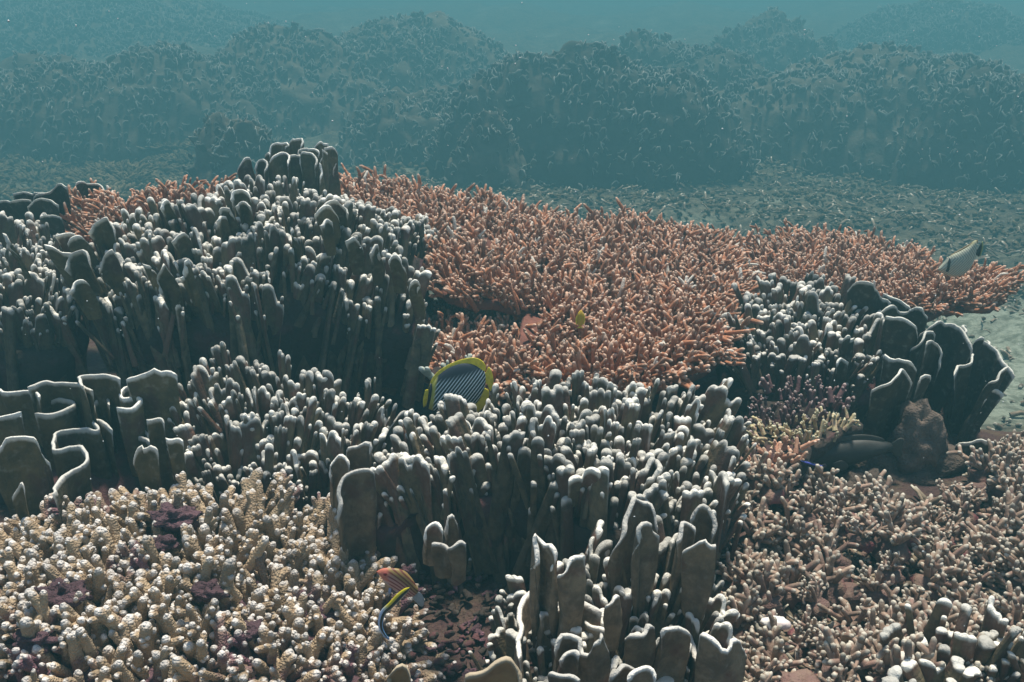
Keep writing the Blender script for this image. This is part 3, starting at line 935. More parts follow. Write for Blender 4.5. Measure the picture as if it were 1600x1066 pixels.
rims = [
    (face_rim(z7([(35, 620), (40, 570), (70, 530), (105, 515), (130, 530), (150, 560)]), 1.62), .12, .8, (0, .02)),
    (face_rim(z7([(130, 530), (145, 480), (185, 450), (248, 440), (250, 480)]), 1.65), .12, .85, (0, .02)),
    (face_rim(z7([(90, 830), (100, 750), (95, 680), (120, 625), (190, 590), (245, 575), (280, 590)]), 1.54, 1.58), .16, .8, (0, .03)),
    (flat_rim(z7([(285, 680), (310, 710), (322, 750), (310, 810)]), -.93), .12, .9, (0, .0)),
    (face_rim(z7([(535, 950), (545, 900), (590, 875), (625, 890), (640, 905)]), 1.42), .08, .9, (0, .02)),
    (face_rim(z7([(570, 970), (590, 960), (640, 975), (680, 990)]), 1.39), .07, .9, (0, .02)),
    (face_rim(z7([(685, 990), (690, 955), (730, 952), (758, 965)]), 1.385), .08, .9, (0, .02)),
    (face_rim(z7([(640, 900), (665, 820), (690, 810), (715, 850), (718, 890)]), 1.45), .10, .9, (0, .02)),
]
plates('blade_coral', 'rounded shell shaped blades standing against the side of the central coral above the tan branches', rims, -1.12, t=.0085, tl=.008, mat=M['blade'], curl=.006)

# ------------------------------------------------------------------ branching corals
def branching(label, name, pts, nb, step, floor, meshes, lib, mat, seed, size=(.8, 1.25), lean=.6, off=.03, thin=None, base_mat=None, zvar=.01, hole=.0, limit=290, rimlean=1.2, group=None):
    cp = ctrl(pts)
    top = Top(cp)
    poly = cp[:nb]
    c = poly[:, :2].mean(0)
    root = thing(name, label, 'coral', (c[0], c[1], CZ + floor), group)
    body(top, poly, CZ + floor, off, base_mat or M['dark'], 'base', root, seed=seed, thin=thin, lump=.010)
    r = np.random.default_rng(seed)
    xy = samples(poly, step, seed=seed)
    z = top(xy[:, 0], xy[:, 1])
    hz = vnoise(np.column_stack([xy * 9, np.zeros(len(xy))]), seed + 3)
    ext = np.ptp(poly[:, :2], axis=0) / 2
    pxy = poly[:, :2]
    items = []
    # distance to the outline
    dmin = np.full(len(xy), 9.0)
    for a, b_ in zip(pxy, np.roll(pxy, -1, 0)):
        ab = b_ - a
        t = np.clip(((xy - a) @ ab) / (ab @ ab), 0, 1)
        dmin = np.minimum(dmin, np.linalg.norm(xy - a - t[:, None] * ab, axis=1))
    for k in range(len(xy)):
        if hz[k] < -1 + 2 * hole:
            continue
        dv = (xy[k] - c) / ext
        e = math.exp(-(dmin[k] / .06) ** 2) * rimlean
        up = Vector((dv[0] * (lean * .4 + e) + r.normal(0, .28), dv[1] * (lean * .3 + e) + r.normal(0, .28), 1 - .3 * min(e, 1)))
        i = int(r.integers(0, len(lib)))
        s = r.uniform(*size)
        zz = z[k] + r.normal(0, zvar) + .012 * hz[k]
        Mx = xform((xy[k][0], xy[k][1], zz - .045 * s), up, r.uniform(0, 6.28), (s, s, s * r.uniform(.85, 1.25)))
        items.append((i, Mx, seen_size((xy[k][0], xy[k][1], zz), s * .02)))
    place(root, 'branch', 'branch_mass', meshes, lib, items, mat, limit)
    return root

branching('tan branching coral of stubby granular pale tipped branches, in the corner below the ruffled plates', 'branching_coral',
          [(-60, 815, -.94), (0, 795, -.92), (100, 765, -.90), (250, 752, -.885), (400, 742, -.88), (520, 775, -.92), (600, 835, -.975), (625, 890, -1.01), (640, 960, -1.035), (700, 1015, -1.06), (640, 1085, -1.04), (300, 1105, -.985), (-70, 1105, -.98),
           (300, 850, -.905), (300, 960, -.945), (120, 900, -.92), (450, 900, -.96)],
          13, .0225, -1.14, DIGIT_ME, DIGITS, M['tan'], 41, (.75, 1.2), lean=.8, base_mat=M['sponge'], off=.06, zvar=.014)

TB = dict(meshes=TWIG_ME, lib=TWIGS, mat=M['red'], base_mat=M['redbase'])
branching('wide rust red table coral of densely packed branchlets across the middle of the reef', 'table_coral',
          [(500, 290, -.62), (530, 262, -.585), (600, 278, -.61), (720, 305, -.68), (850, 335, -.755), (1000, 340, -.765), (1130, 360, -.795), (1165, 405, -.80), (1150, 475, -.80), (1130, 535, -.80), (1030, 570, -.81), (900, 590, -.815),
           (800, 560, -.82), (870, 460, -.79), (740, 440, -.74), (640, 400, -.70), (560, 350, -.65), (1000, 450, -.80), (950, 520, -.82)],
          17, .0188, -1.2, seed=42, thin=.022, size=(.8, 1.35), lean=.3, off=.055, **TB)
branching('lower shelf of rust red coral below the wide red table, above the striped fish', 'table_coral',
          [(648, 490, -.88), (660, 462, -.875), (720, 455, -.87), (810, 485, -.865), (880, 530, -.855), (900, 596, -.85), (800, 592, -.85), (700, 565, -.86), (652, 535, -.87)],
          9, .0188, -1.2, seed=43, thin=.022, size=(.95, 1.45), lean=.3, off=.055, **TB)
branching('rust red table coral reaching out over the pale sand, behind the dark fan plates', 'table_coral',
          [(1150, 372, -.85), (1250, 358, -.84), (1330, 362, -.845), (1440, 385, -.86), (1450, 412, -.86), (1570, 420, -.86), (1585, 432, -.86), (1550, 455, -.865), (1480, 462, -.865), (1420, 470, -.865), (1250, 450, -.865), (1160, 430, -.86)],
          12, .0195, -1.75, seed=44, thin=.022, size=(.75, 1.25), lean=.3, off=.05, **TB)
branching('small patch of rust red coral showing over the crest of the dark dome', 'table_coral',
          [(85, 325, -.64), (110, 300, -.61), (200, 300, -.605), (300, 290, -.59), (370, 278, -.57), (440, 300, -.60), (400, 330, -.63), (200, 345, -.64), (95, 362, -.66)],
          9, .021, -1.0, seed=45, thin=.03, size=(.75, 1.3), lean=.3, off=.055, **TB)
branching('purplish branching coral in the shade between the central coral and the dark plates', 'branching_coral',
          [(1160, 628, -.875), (1185, 592, -.845), (1250, 585, -.84), (1315, 605, -.86), (1345, 635, -.885), (1250, 652, -.895), (1170, 662, -.90)],
          7, .019, -1.12, lib_meshes('branch', DIGITS[:10], M['purple']), DIGITS[:10], M['purple'], 46, (.3, .62), base_mat=M['dark'], off=.06, rimlean=.35, lean=.3, zvar=.012)
branching('yellowish cream fringe coral with knobbly lobes, under the purplish branching coral', 'branching_coral',
          [(1165, 690, -.925), (1165, 655, -.90), (1250, 645, -.89), (1345, 636, -.885), (1350, 650, -.895), (1300, 668, -.905), (1250, 688, -.92)],
          7, .017, -1.12, lib_meshes('branch', DIGITS[10:18], M['yellow']), DIGITS[10:18], M['yellow'], 47, (.28, .5), base_mat=M['dark'], thin=.03, off=.03, rimlean=.8, lean=.3)
branching('peach coloured knobbly coral shelf hugging the side of the central coral', 'branching_coral',
          [(1162, 716, -.935), (1168, 685, -.905), (1220, 674, -.898), (1265, 678, -.90), (1265, 702, -.915), (1220, 718, -.93)],
          6, .0165, -1.12, lib_meshes('branch', DIGITS[18:26], M['orange']), DIGITS[18:26], M['orange'], 48, (.4, .62), base_mat=M['dark'], thin=.03, off=.03, rimlean=.8, lean=.3)
branching('pale grey green column coral behind the yellow finned striped fish', 'column_coral',
          [(668, 560, -.80), (680, 548, -.785), (735, 548, -.785), (745, 570, -.81), (680, 580, -.82)],
          5, .03, -1.1, KNOB_ME, DIGITS[:8], M['palecol'], 49, (.7, 1.1), base_mat=M['dark'])
branching('cream knobs of a small coral peeping over the back of the central coral', 'branching_coral',
          [(868, 595, -.775), (880, 583, -.76), (960, 585, -.765), (968, 600, -.78), (900, 605, -.785)],
          5, .03, -1.0, [x for x in lib_meshes('branch', DIGITS[8:14], M['white'])], DIGITS[8:14], M['white'], 50, (.7, 1.0), base_mat=M['dark'])

# maroon sponges among the tan branches
def blob(name, mat, loc, sc, seed, label=None, cat=None, parent=None, lump=.35, fs=1.6, nu=26, nv=16, group=None):
    th = np.linspace(0, 2 * math.pi, nu, endpoint=False)
    ph = np.linspace(-math.pi / 2, math.pi / 2, nv)
    T_, Q_ = np.meshgrid(th, ph)
    v = np.stack([np.cos(Q_) * np.cos(T_), np.cos(Q_) * np.sin(T_), np.sin(Q_)], -1).reshape(-1, 3)
    v = v * (1 + lump * fbm(v * fs + seed * 5.7, seed, 3))[:, None] * np.asarray(sc)
    idx = np.arange(nu * nv).reshape(nv, nu)
    nx = np.roll(idx, -1, 1)
    q = np.stack([idx[:-1], nx[:-1], nx[1:], idx[1:]], -1).reshape(-1, 4)
    o = link(name, G().add(v, q).mesh(name, mat), parent, loc)
    return tag(o, label, cat, group)

for k, (px, py, dz, s, lab) in enumerate([
        (275, 810, -.905, .034, 'flat maroon sponge between tan branches, close below the ruffled plates'),
        (325, 925, -.95, .022, 'round maroon sponge knob standing in the middle of the tan branches'),
        (95, 930, -.93, .034, 'dull maroon sponge spread among tan branches close to the picture edge'),
        (60, 1000, -.96, .030, 'reddish sponge mat low among the tan branches in the bottom corner'),
        (390, 990, -.985, .024, 'pinkish red sponge lump in a gap between pale tipped branches'),
        (255, 850, -.915, .02, 'thin maroon sponge crust beside the flat maroon sponge'),
        (500, 960, -1.01, .022, 'dark pink sponge crust deep between branches near the striped wrasse')]):
    blob('sponge', M['sponge'], P(px, py, dz), (s * 1.15, s * .85, s * .6), 70 + k, lab, 'sponge', group='maroon sponges among the tan branches', lump=.55, fs=2.4, nu=34, nv=22)

# brown rock, dark lump set in the dark recess under the overhang
root = thing('rock', 'brown pitted rock with a rounded head, beneath the dark fan plates', 'rock', P(1410, 760, -1.02))
rl = np.array(root.location)
blob('boulder', M['rock'], PY(1415, 762, 2.0) - rl + (0, .05, 0), (.14, .11, .085), 5, parent=root, lump=.3, fs=2.2, nu=60, nv=40)
blob('boulder', M['rock'], PY(1434, 690, 2.02) - rl, (.055, .05, .085), 6, parent=root, lump=.25, fs=2.2, nu=50, nv=34)
blob('boulder', M['rock'], PY(1345, 770, 1.93) - rl, (.05, .06, .045), 7, parent=root, lump=.3, fs=2.2, nu=40, nv=28)
blob('rock', M['dark'], PY(1310, 745, 2.12), (.13, .10, .075), 9, 'dark rounded lump under the overhang beside the brown rock', 'rock', lump=.22)

# tan plates on the bottom edge, a white shell
rims = [(face_rim([(725, 1066), (728, 1050), (745, 1046), (770, 1036), (790, 1030), (800, 1038), (812, 1058), (815, 1080)], 1.14), .07, .9, (0, .03))]
plates('tan_plate_coral', 'smooth tan plate fragment with a nubbin, at the bottom edge before the dark front', rims, -1.12, t=.012, mat=M['tanplate'])
rims = [(face_rim([(606, 1080), (612, 1050), (622, 1042), (634, 1048), (640, 1066)], 1.15), .06, .9, (0, .03))]
plates('tan_plate_coral', 'small mustard plate at the bottom edge below the yellow and black wrasse', rims, -1.12, t=.008, mat=M['tanplate'])
blob('shell', M['white'], P(1212, 975, -1.0), (.022, .014, .012), 12, 'white broken shell lying on the rubble bed', 'shell', lump=.3)

# ------------------------------------------------------------------ rubble bed with small bushes
def bush(seed, n_=12, segs=6):
    r = np.random.default_rng(seed)
    gg = G()
    for k in range(n_):
        a, e = r.uniform(0, 6.28), r.uniform(.1, 1.0)
        dv = np.array([math.cos(a) * e, math.sin(a) * e, r.uniform(.55, 1.0)])
        L = r.uniform(.03, .055)
        pa, ra = finger_path((0, 0, 0), dv, L, .0052, .0042, 6, .12)
        gg.add(*tube(pa, ra, segs, .009, .0006, 400, seed + k))
        for j in range(r.integers(2, 5)):
            i = int(r.integers(2, 5))
            d2 = dv / np.linalg.norm(dv) + r.normal(0, .55, 3)
            pb, rb = finger_path(pa[i], d2, r.uniform(.010, .022), .0042, .0036, 5, .1)
            gg.add(*tube(pb, rb, 5, .007, .0005, 400, seed + j))
    return gg
rng = np.random.default_rng(77)
BUSH = [bush(200 + i, int(9 + i % 6)) for i in range(9)]
BUSH_ME = [b_.mesh('branches', M['olive']) for b_ in BUSH]

def holdfast(seed):
    r = np.random.default_rng(seed)
    gg = G()
    nu, nv = 12, 7
    th = np.linspace(0, 2 * math.pi, nu, endpoint=False)
    ph = np.linspace(-.5, math.pi / 2, nv)
    T_, Q_ = np.meshgrid(th, ph)
    v = np.stack([np.cos(Q_) * np.cos(T_), np.cos(Q_) * np.sin(T_), np.sin(Q_)], -1).reshape(-1, 3)
    v = v * (1 + .4 * fbm(v * 2.2 + seed, seed, 3))[:, None] * np.array([.028, .028, .02])
    idx = np.arange(nu * nv).reshape(nv, nu)
    nx = np.roll(idx, -1, 1)
    gg.add(v, np.stack([idx[:-1], nx[:-1], nx[1:], idx[1:]], -1).reshape(-1, 4))
    return gg
HOLD_ME = [holdfast(i).mesh('holdfast', M['turf']) for i in range(6)]

bed = [(1130, 780), (1200, 765), (1300, 785), (1420, 790), (1515, 755), (1560, 695), (1600, 670), (1680, 680), (1900, 720), (1960, 1100), (1120, 1110), (1150, 1000), (1130, 880)]
bed3 = np.array([P(x, y, -1.03) for x, y in bed])
r = np.random.default_rng(5)
xy = samples(bed3, .060, seed=9)
gz = ground_z(xy[:, 0], xy[:, 1])
hum = .045 * vnoise(np.column_stack([xy * 6, np.zeros(len(xy))]), 91) + .02
protos = []
for k in range(len(xy)):
    dd = r.random()
    px, py, _ = to_px((xy[k][0], xy[k][1], gz[k]))
    sc = r.uniform(.75, 1.35)
    size_ = 'tiny' if sc < .92 else 'big spreading' if sc > 1.18 else 'middling'
    where = ('beside the white broken shell' if abs(px - 1212) < 75 and abs(py - 975) < 60 else
             'at the foot of the central coral' if px < 1230 and py < 880 else
             'at the foot of the broad brown blades' if px < 1250 else
             'just before the brown pitted rock' if py < 860 and px < 1520 else
             'at the picture edge below the fan plates' if px > 1500 and py < 860 else
             'close behind the fat white knobs of the corner' if py > 890 and px > 1340 else
             'in the middle of the rubble bed')
    if dd > .12:
        lab, nm, ct = size_ + ' pale tipped branching bush ' + where, 'coral_bush', 'coral'
    else:
        lab, nm, ct = size_ + ' bare lump under maroon turf ' + where, 'turf_lump', 'rock'
    root = thing(nm, lab, ct, (xy[k][0], xy[k][1], gz[k] + max(0, hum[k])), lab.replace('bush', 'bushes').replace('lump', 'lumps'))
    root.scale = (sc, sc, sc)
    root.rotation_euler = (r.normal(0, .2), r.normal(0, .2), r.uniform(0, 6.28))
    h = link('holdfast', HOLD_ME[int(r.integers(0, 6))], root)
    if dd > .12:
        o = link('branches', BUSH_ME[int(r.integers(0, 9))], root, (0, 0, .008))
        o['kind'] = 'stuff'

# broken sticks and crumbs over the beds
LAB = {'rubble': 'broken bits of dead coral strewn over the bed', 'algae_rubble': 'brown and maroon overgrown crumbs between the corals'}
def crumbs(region_pts, n_, seed, ln, rad, mat, name, zoff=0.0, segs=5):
    r = np.random.default_rng(seed)
    gg = G()
    poly = np.asarray(region_pts)
    lo, hi = poly[:, :2].min(0), poly[:, :2].max(0)
    pts = r.uniform(lo, hi, (n_ * 3, 2))
    pts = pts[in_poly(pts[:, 0], pts[:, 1], poly)][:n_]
    gz_ = ground_z(pts[:, 0], pts[:, 1])
    for p_, z_ in zip(pts, gz_):
        L = r.uniform(*ln)
        a, e = r.uniform(0, 6.28), abs(r.normal(0, .45))
        dv = np.array([math.cos(a), math.sin(a), e])
        dv /= np.linalg.norm(dv)
        rr_ = r.uniform(*rad)
        t = np.array([0, .5, 1.0])[:, None]
        path = np.array([p_[0], p_[1], z_ + rr_ * .6 + zoff + r.uniform(0, .012)]) + t * L * dv + np.array([0, .3, 0])[:, None] * L * r.normal(0, .3, 3)
        gg.add(*tube(path, [rr_, rr_ * .95, rr_ * .6], segs, L * .3), rnd=r.random())
    o = link(name, gg.mesh(name, mat))
    return tag(o, LAB[name], 'rubble', kind='stuff')
crumbs(bed3, 2600, 3, (.012, .045), (.003, .006), M['dirt'], 'rubble')
crumbs(bed3, 2600, 14, (.008, .03), (.0025, .006), M['olive'], 'rubble')
crumbs(bed3, 1500, 4, (.006, .02), (.004, .009), M['turf'], 'algae_rubble')
for side in ([(-3.4, .8), (-3.4, 3.0), (-1.5, 3.0), (-.95, .8)], [(1.5, .8), (1.75, 2.1), (3.2, 2.1), (3.2, .8)]):
    crumbs(np.array(side), 2200, 21, (.02, .07), (.004, .011), M['dirt'], 'rubble')
    crumbs(np.array(side), 1600, 22, (.012, .04), (.008, .018), M['turf'], 'algae_rubble')
fl = np.array([P(560, 1110, -1.1), P(640, 880, -1.1), P(760, 900, -1.1), P(850, 1110, -1.1)])
crumbs(fl, 170, 6, (.006, .028), (.003, .009), M['dark'], 'rubble')  # dark pieces: shadow at the foot of the central coral, put into colour
crumbs(fl, 60, 16, (.005, .022), (.003, .008), M['sponge'], 'algae_rubble')
rf = np.array([(-1, 7.5), (.5, 6.2), (2.2, 6.6), (3.8, 6.0), (9, 12.5), (-1, 13)])
crumbs(rf, 3000, 8, (.03, .11), (.006, .016), M['dirt'], 'rubble', segs=4)
crumbs(rf, 4200, 10, (.02, .06), (.008, .026), M['tuft'], 'algae_rubble', segs=5)
rg = np.array([(-9, 7.5), (-5, 6.5), (-1, 7.2), (-1, 13), (-9, 13)])
crumbs(rg, 4000, 12, (.04, .12), (.01, .035), M['tuft'], 'algae_rubble', segs=5)
rs2 = np.array([(1.2, 4.4), (2.2, 3.6), (4.2, 3.8), (5.2, 6.2), (2.2, 6.8)])
crumbs(rs2, 900, 13, (.02, .09), (.004, .014), M['dirt'], 'rubble', segs=5)

# ------------------------------------------------------------------ far mounds under crinkled plates
def crinkle(seed):
    r = np.random.default_rng(seed)
    w_ = r.uniform(.07, .16)
    n_ = 7
    u = np.linspace(-1, 1, n_)
    rim = np.column_stack([u * w_ / 2, .35 * w_ * np.sin(u * r.uniform(1, 3) + r.uniform(0, 6)), .03 * np.cos(u * r.uniform(1, 4)) + r.normal(0, .006, n_)])
    v, q, t, tip = sheet(rim, .014, L=.13, taper=.7, p=8, tiplen=.028, rows=(1, .4))
    return v, q, t, tip, None
CR = [crinkle(400 + i) for i in range(16)]

def mound(label, cx, top_y, hw_px, Y, base_dz, seed, dens=1.0, depth=.7, flat=1.0, skew=0.0, psize=1.0, group=None):
    r = np.random.default_rng(seed)
    ptop = PY(cx, top_y, Y)
    k = np.linalg.norm([Y, ptop[2] - CZ])
    hw = 1.32 * hw_px / F * (Y * CP + (CZ - ptop[2]) * SP)
    zb = CZ + base_dz
    H = ptop[2] - zb
    dp = hw * depth
    root = thing('coral_mound', label, 'coral', (ptop[0], Y, zb), group or 'far coral mounds')
    nu, nv = 150, 60
    th = np.linspace(0, 2 * math.pi, nu, endpoint=False)
    rr_ = np.linspace(0.01, 1, nv)
    T_, Q_ = np.meshgrid(th, rr_)
    def shape(rad, ang):
        prof = np.clip(1 - rad ** (2.2 * flat), 0, 1) ** .8
        x, y = rad * np.cos(ang) * hw, rad * np.sin(ang) * dp
        lum = 1 + .22 * fbm(np.column_stack([np.cos(ang) * rad * 2.1 + seed, np.sin(ang) * rad * 2.1, np.full_like(x, seed * 1.7)]), seed, 3)
        z = prof * H * lum
        return np.column_stack([x * (1 + .12 * np.sin(ang * 3 + seed)) + skew * z, y, z])
    v = shape(Q_.ravel(), T_.ravel())
    vn = fbm(v * 5.5 + seed, 33, 3)
    v = v + np.column_stack([.05 * fbm(v * 4 + 9, 34, 2), .05 * fbm(v * 4 + 19, 35, 2), .07 * vn])
    v[-nu:, 2] = -.35
    idx = np.arange(nu * nv).reshape(nv, nu)
    nx = np.roll(idx, -1, 1)
    q = np.stack([idx[:-1], idx[1:], nx[1:], nx[:-1]], -1).reshape(-1, 4)
    o = link('base', G().add(v, q, None, None, .2).mesh('base', M['far']), root)
    n_ = int(dens * 240 * hw * (H + dp * .9))
    ra = np.sqrt(r.uniform(0, 1, n_)) ** .8
    an = r.uniform(math.pi * .96, math.pi * 2.04, n_)
    an[: n_ // 3] = r.uniform(0, 6.28, n_ // 3)
    ra[: n_ // 3] = np.sqrt(r.uniform(0, .5, n_ // 3))
    pp = shape(ra, an)
    e = .02
    p2, p3 = shape(np.clip(ra + e, 0, 1), an), shape(ra, an + e)
    nn = np.cross(p2 - pp, p3 - pp)
    nn /= np.linalg.norm(nn, axis=1)[:, None] + 1e-9
    nn[nn[:, 2] < 0] *= -1
    gg = G()
    ms = []
    for j in range(n_):
        s = r.uniform(.4, .95) * psize
        up = Vector(nn[j]) * .55 + Vector((0, 0, .75))
        ms.append((int(r.integers(0, 16)), xform(Vector(pp[j]) + Vector(nn[j]) * .07 * s, up, r.uniform(0, 6.28), (s, s, s))))
    many(gg, CR, ms)
    o = link('plate_ruffle', gg.mesh('plate_ruffle', M['far']), root)
    o['kind'] = 'stuff'
    return root

mound('far coral mound with a pointed crest, tallest of those in the hazy water', 640, 22, 185, 16.5, -2.6, 1, flat=.72)
mound('long flat topped far mound with bright crinkled edges, in the middle behind the red table', 905, 88, 195, 12.0, -2.2, 2, flat=1.5, depth=.55)
mound('rounded far mound behind the flat topped one, sloping away toward the plates side', 1075, 48, 150, 15.0, -2.5, 3, flat=.9)
mound('dark small far hump between two crinkled mounds', 1215, 52, 95, 18.5, -2.7, 4, flat=2.0)
mound('wide far mound with drooping crinkled edges above the fish with a black tail bar', 1390, 78, 235, 13.2, -2.3, 5, flat=1.2, depth=.6)
mound('far mound partly cut by the picture edge, beside the wide drooping one', 1590, 112, 120, 11.5, -2.2, 6, flat=1.1)
mound('faint bank of coral rising to the upper corner over the wide drooping mound', 1500, 18, 210, 24.0, -3.0, 7, flat=1.0, psize=1.4)
mound('broad faint bank of coral in the upper corner opposite, nearly lost in the haze', 170, 2, 400, 25.0, -3.0, 8, flat=.9, psize=1.4, dens=.8)
mound('long low far mound along the picture edge, above the bed of brown tufts', 120, 84, 230, 14.2, -2.4, 9, flat=1.3, depth=.6)
mound('far mound of small plates beside the pointed crest, facing the brown tufts', 420, 66, 180, 15.2, -2.4, 10, flat=1.0)
mound('small pale mound low at the foot of the pointed one, nearest to the olive cluster', 372, 182, 72, 9.6, -2.15, 11, flat=1.0, psize=.8)
mound('little hump with curly bright plates at the foot of the flat topped mound', 765, 180, 50, 10.6, -2.12, 12, flat=.9, psize=.8)
mound('low shoulder of plates on the near side of the pointed mound', 655, 140, 110, 13.2, -2.3, 13, flat=1.0)
mound('faint distant rise in the gap of open water between the mounds', 840, 48, 190, 34.0, -3.1, 14, flat=1.0, psize=1.8, dens=.5)

# brown tufts on the flat below the far mounds
def tuft(seed):
    r = np.random.default_rng(seed)
    gg = G()
    for k in range(120):
        a, e = r.uniform(0, 6.28), math.sqrt(r.random()) * 1.2
        dv = np.array([math.cos(a) * e, math.sin(a) * e, r.uniform(.45, .8)])
        base = dv * np.array([.15, .15, .09]) * r.uniform(.8, 1.15)
        pa, ra = finger_path(base, dv + r.normal(0, .25, 3), r.uniform(.035, .075), .014, .008, 4, .25)
        gg.add(*tube(pa, ra, 5, .05), rnd=r.random())
    return gg
rng = np.random.default_rng(88)
TUFT_ME = [tuft(i).mesh('soft_tuft', M['tuft']) for i in range(6)]
reg = np.array([P(-40, 300, -2.0), P(-40, 185, -2.25), P(330, 180, -2.25), P(420, 300, -2.0)])
xy = samples(reg, .5, seed=3)
r = np.random.default_rng(8)
gz = ground_z(xy[:, 0], xy[:, 1])
for k in range(len(xy)):
    o = link('soft_tuft', TUFT_ME[int(r.integers(0, 6))], None, (xy[k][0], xy[k][1], gz[k] - .02))
    s = r.uniform(.8, 1.8)
    o.scale = (s, s, s * .75)
    o.rotation_euler = (0, 0, r.uniform(0, 6.28))
    px, py, _d = to_px((xy[k][0], xy[k][1], gz[k]))
    lab = ('large' if s > 1.45 else 'small' if s < 1.1 else 'middling') + ' brown bushy tuft on the flat seabed ' + (
        'at the picture edge' if px < 70 else 'close to the small pale mound' if px > 290 else 'in the row nearest the small red patch' if py > 250 else 'toward the long low mound')
    tag(o, lab, 'soft coral', lab.replace('tuft', 'tufts'))

# ------------------------------------------------------------------ fish
def pattern_mat(name, build, rough=.45):
    m, n, b = mat_new(name)
    tc = N(n, 'ShaderNodeTexCoord')
    sx = N(n, 'ShaderNodeSeparateXYZ')
    n.links.new(tc.outputs['Object'], sx.inputs[0])
    n.links.new(build(n, sx.outputs[0], sx.outputs[1], sx.outputs[2]), b.inputs['Base Color'])
    b.inputs['Roughness'].default_value = rough
    b.inputs['Specular IOR Level'].default_value = .3
    return m

def lin(n, x, z, a, c_, k=0.0):
    o = N(n, 'ShaderNodeMath', operation='MULTIPLY_ADD')
    n.links.new(x, o.inputs[0])
    o.inputs[1].default_value = a
    o.inputs[2].default_value = k
    o2 = N(n, 'ShaderNodeMath', operation='MULTIPLY_ADD')
    n.links.new(z, o2.inputs[0])
    o2.inputs[1].default_value = c_
    n.links.new(o.outputs[0], o2.inputs[2])
    return o2.outputs[0]

def stripes(n, v, freq):
    o = N(n, 'ShaderNodeMath', operation='MULTIPLY')
    n.links.new(v, o.inputs[0])
    o.inputs[1].default_value = freq
    s = N(n, 'ShaderNodeMath', operation='SINE')
    n.links.new(o.outputs[0], s.inputs[0])
    return s.outputs[0]

def plain(name, col, rough=.5):
    m, n, b = mat_new(name)
    f = noise(n, 120, 3)
    n.links.new(mixc(n, col, tuple(c_ * .75 for c_ in col), ramp(n, f, .4, .7)), b.inputs['Base Color'])
    b.inputs['Roughness'].default_value = rough
    return m

def inflate(outline, th, rings=7, n_=56, closed=True, e=.5):
    """pillow solid over an outline in the local x,z plane"""
    o = np.asarray(outline, float)
    b_ = spline(np.vstack([o, o[:1]]), n_ + 1)[:-1]
    c = b_.mean(0)
    gg = G()
    V = []
    rs = np.sin(np.linspace(0.02, math.pi / 2, rings))
    for r_ in rs:
        V.append(np.column_stack([c[0] + (b_[:, 0] - c[0]) * r_, -th / 2 * (1 - r_ * r_) ** e * np.ones(n_), c[1] + (b_[:, 1] - c[1]) * r_]))
    for r_ in rs[::-1][1:]:
        V.append(np.column_stack([c[0] + (b_[:, 0] - c[0]) * r_, th / 2 * (1 - r_ * r_) ** e * np.ones(n_), c[1] + (b_[:, 1] - c[1]) * r_]))
    V = np.stack(V)
    m_ = len(V)
    idx = np.arange(m_ * n_).reshape(m_, n_)
    nx = np.roll(idx, -1, 1)
    gg.add(V.reshape(-1, 3), np.stack([idx[:-1], nx[:-1], nx[1:], idx[1:]], -1).reshape(-1, 4))
    return gg

def fish_frame(name, label, px, py, Y):
    o = PY(px, py, Y)
    dd = Y * CP + (CZ - o[2]) * SP
    k = dd / F
    root = thing(name, label, 'fish', o)
    conv = lambda pts: [((x - px) * k, (py - y) * k / CP) for x, y in pts]
    return root, conv, k

yel = plain('yellow_fin', (.78, .64, .025))
blk = plain('black_bar', (.012, .012, .016), .4)

# black backed striped butterflyfish
root, cv, k = fish_frame('butterflyfish', 'striped fish with yellow fins half hidden behind the central coral', 718, 602, 1.93)
def bf(n, x, y, z):
    v = lin(n, x, z, .80, -.60)
    st = stripes(n, v, 2 * math.pi / (4.4 * k))
    pale = mixc(n, (.012, .028, .032), (.72, .82, .84), ramp(n, st, .0, .8))
    back = lin(n, x, z, -.28, 1.0, -14 * k)
    bn = ramp(n, back, -.004, .012)
    col = mixc(n, pale, (.035, .042, .055), bn)
    front = lin(n, x, z, -1.0, .15, -36 * k)
    return mixc(n, col, (.55, .52, .10), ramp(n, front, -.003, .004))
bodyo = [(661, 632), (668, 618), (674, 602), (682, 589), (696, 577), (712, 569), (728, 566), (742, 569), (752, 576), (759, 584), (759, 598), (754, 615), (742, 632), (722, 644), (700, 648), (682, 644), (668, 640)]
link('body', inflate(cv(bodyo), .030).mesh('body', pattern_mat('striped_scales', bf)), root)
link('dorsal_fin', inflate(cv([(669, 612), (672, 598), (682, 583), (697, 572), (714, 564), (728, 560), (740, 558.5), (750, 561), (757, 567), (760, 576), (757, 581), (750, 576), (742, 571), (728, 568), (712, 571), (697, 579), (684, 590), (676, 602)]), .006, e=.8).mesh('dorsal_fin', yel), root)
link('anal_fin', inflate(cv([(757, 606), (764, 612), (760, 632), (742, 648), (722, 650), (730, 642), (746, 628)]), .006).mesh('anal_fin', yel), root)
link('tail_fin', inflate(cv([(757, 584), (760, 580), (764, 573), (768, 580), (771, 592), (770, 604), (766, 612), (762, 602), (757, 596)]), .005).mesh('tail_fin', yel), root)
link('eye_bar', inflate(cv([(672, 598), (676, 602), (674, 620), (668, 640), (664, 640), (668, 620)]), .024).mesh('eye_bar', blk), root)
link('pelvic_fin', inflate(cv([(665, 606), (670, 606), (668, 620), (662, 634), (661, 622)]), .004).mesh('pelvic_fin', yel), root, (0, -.012, 0))

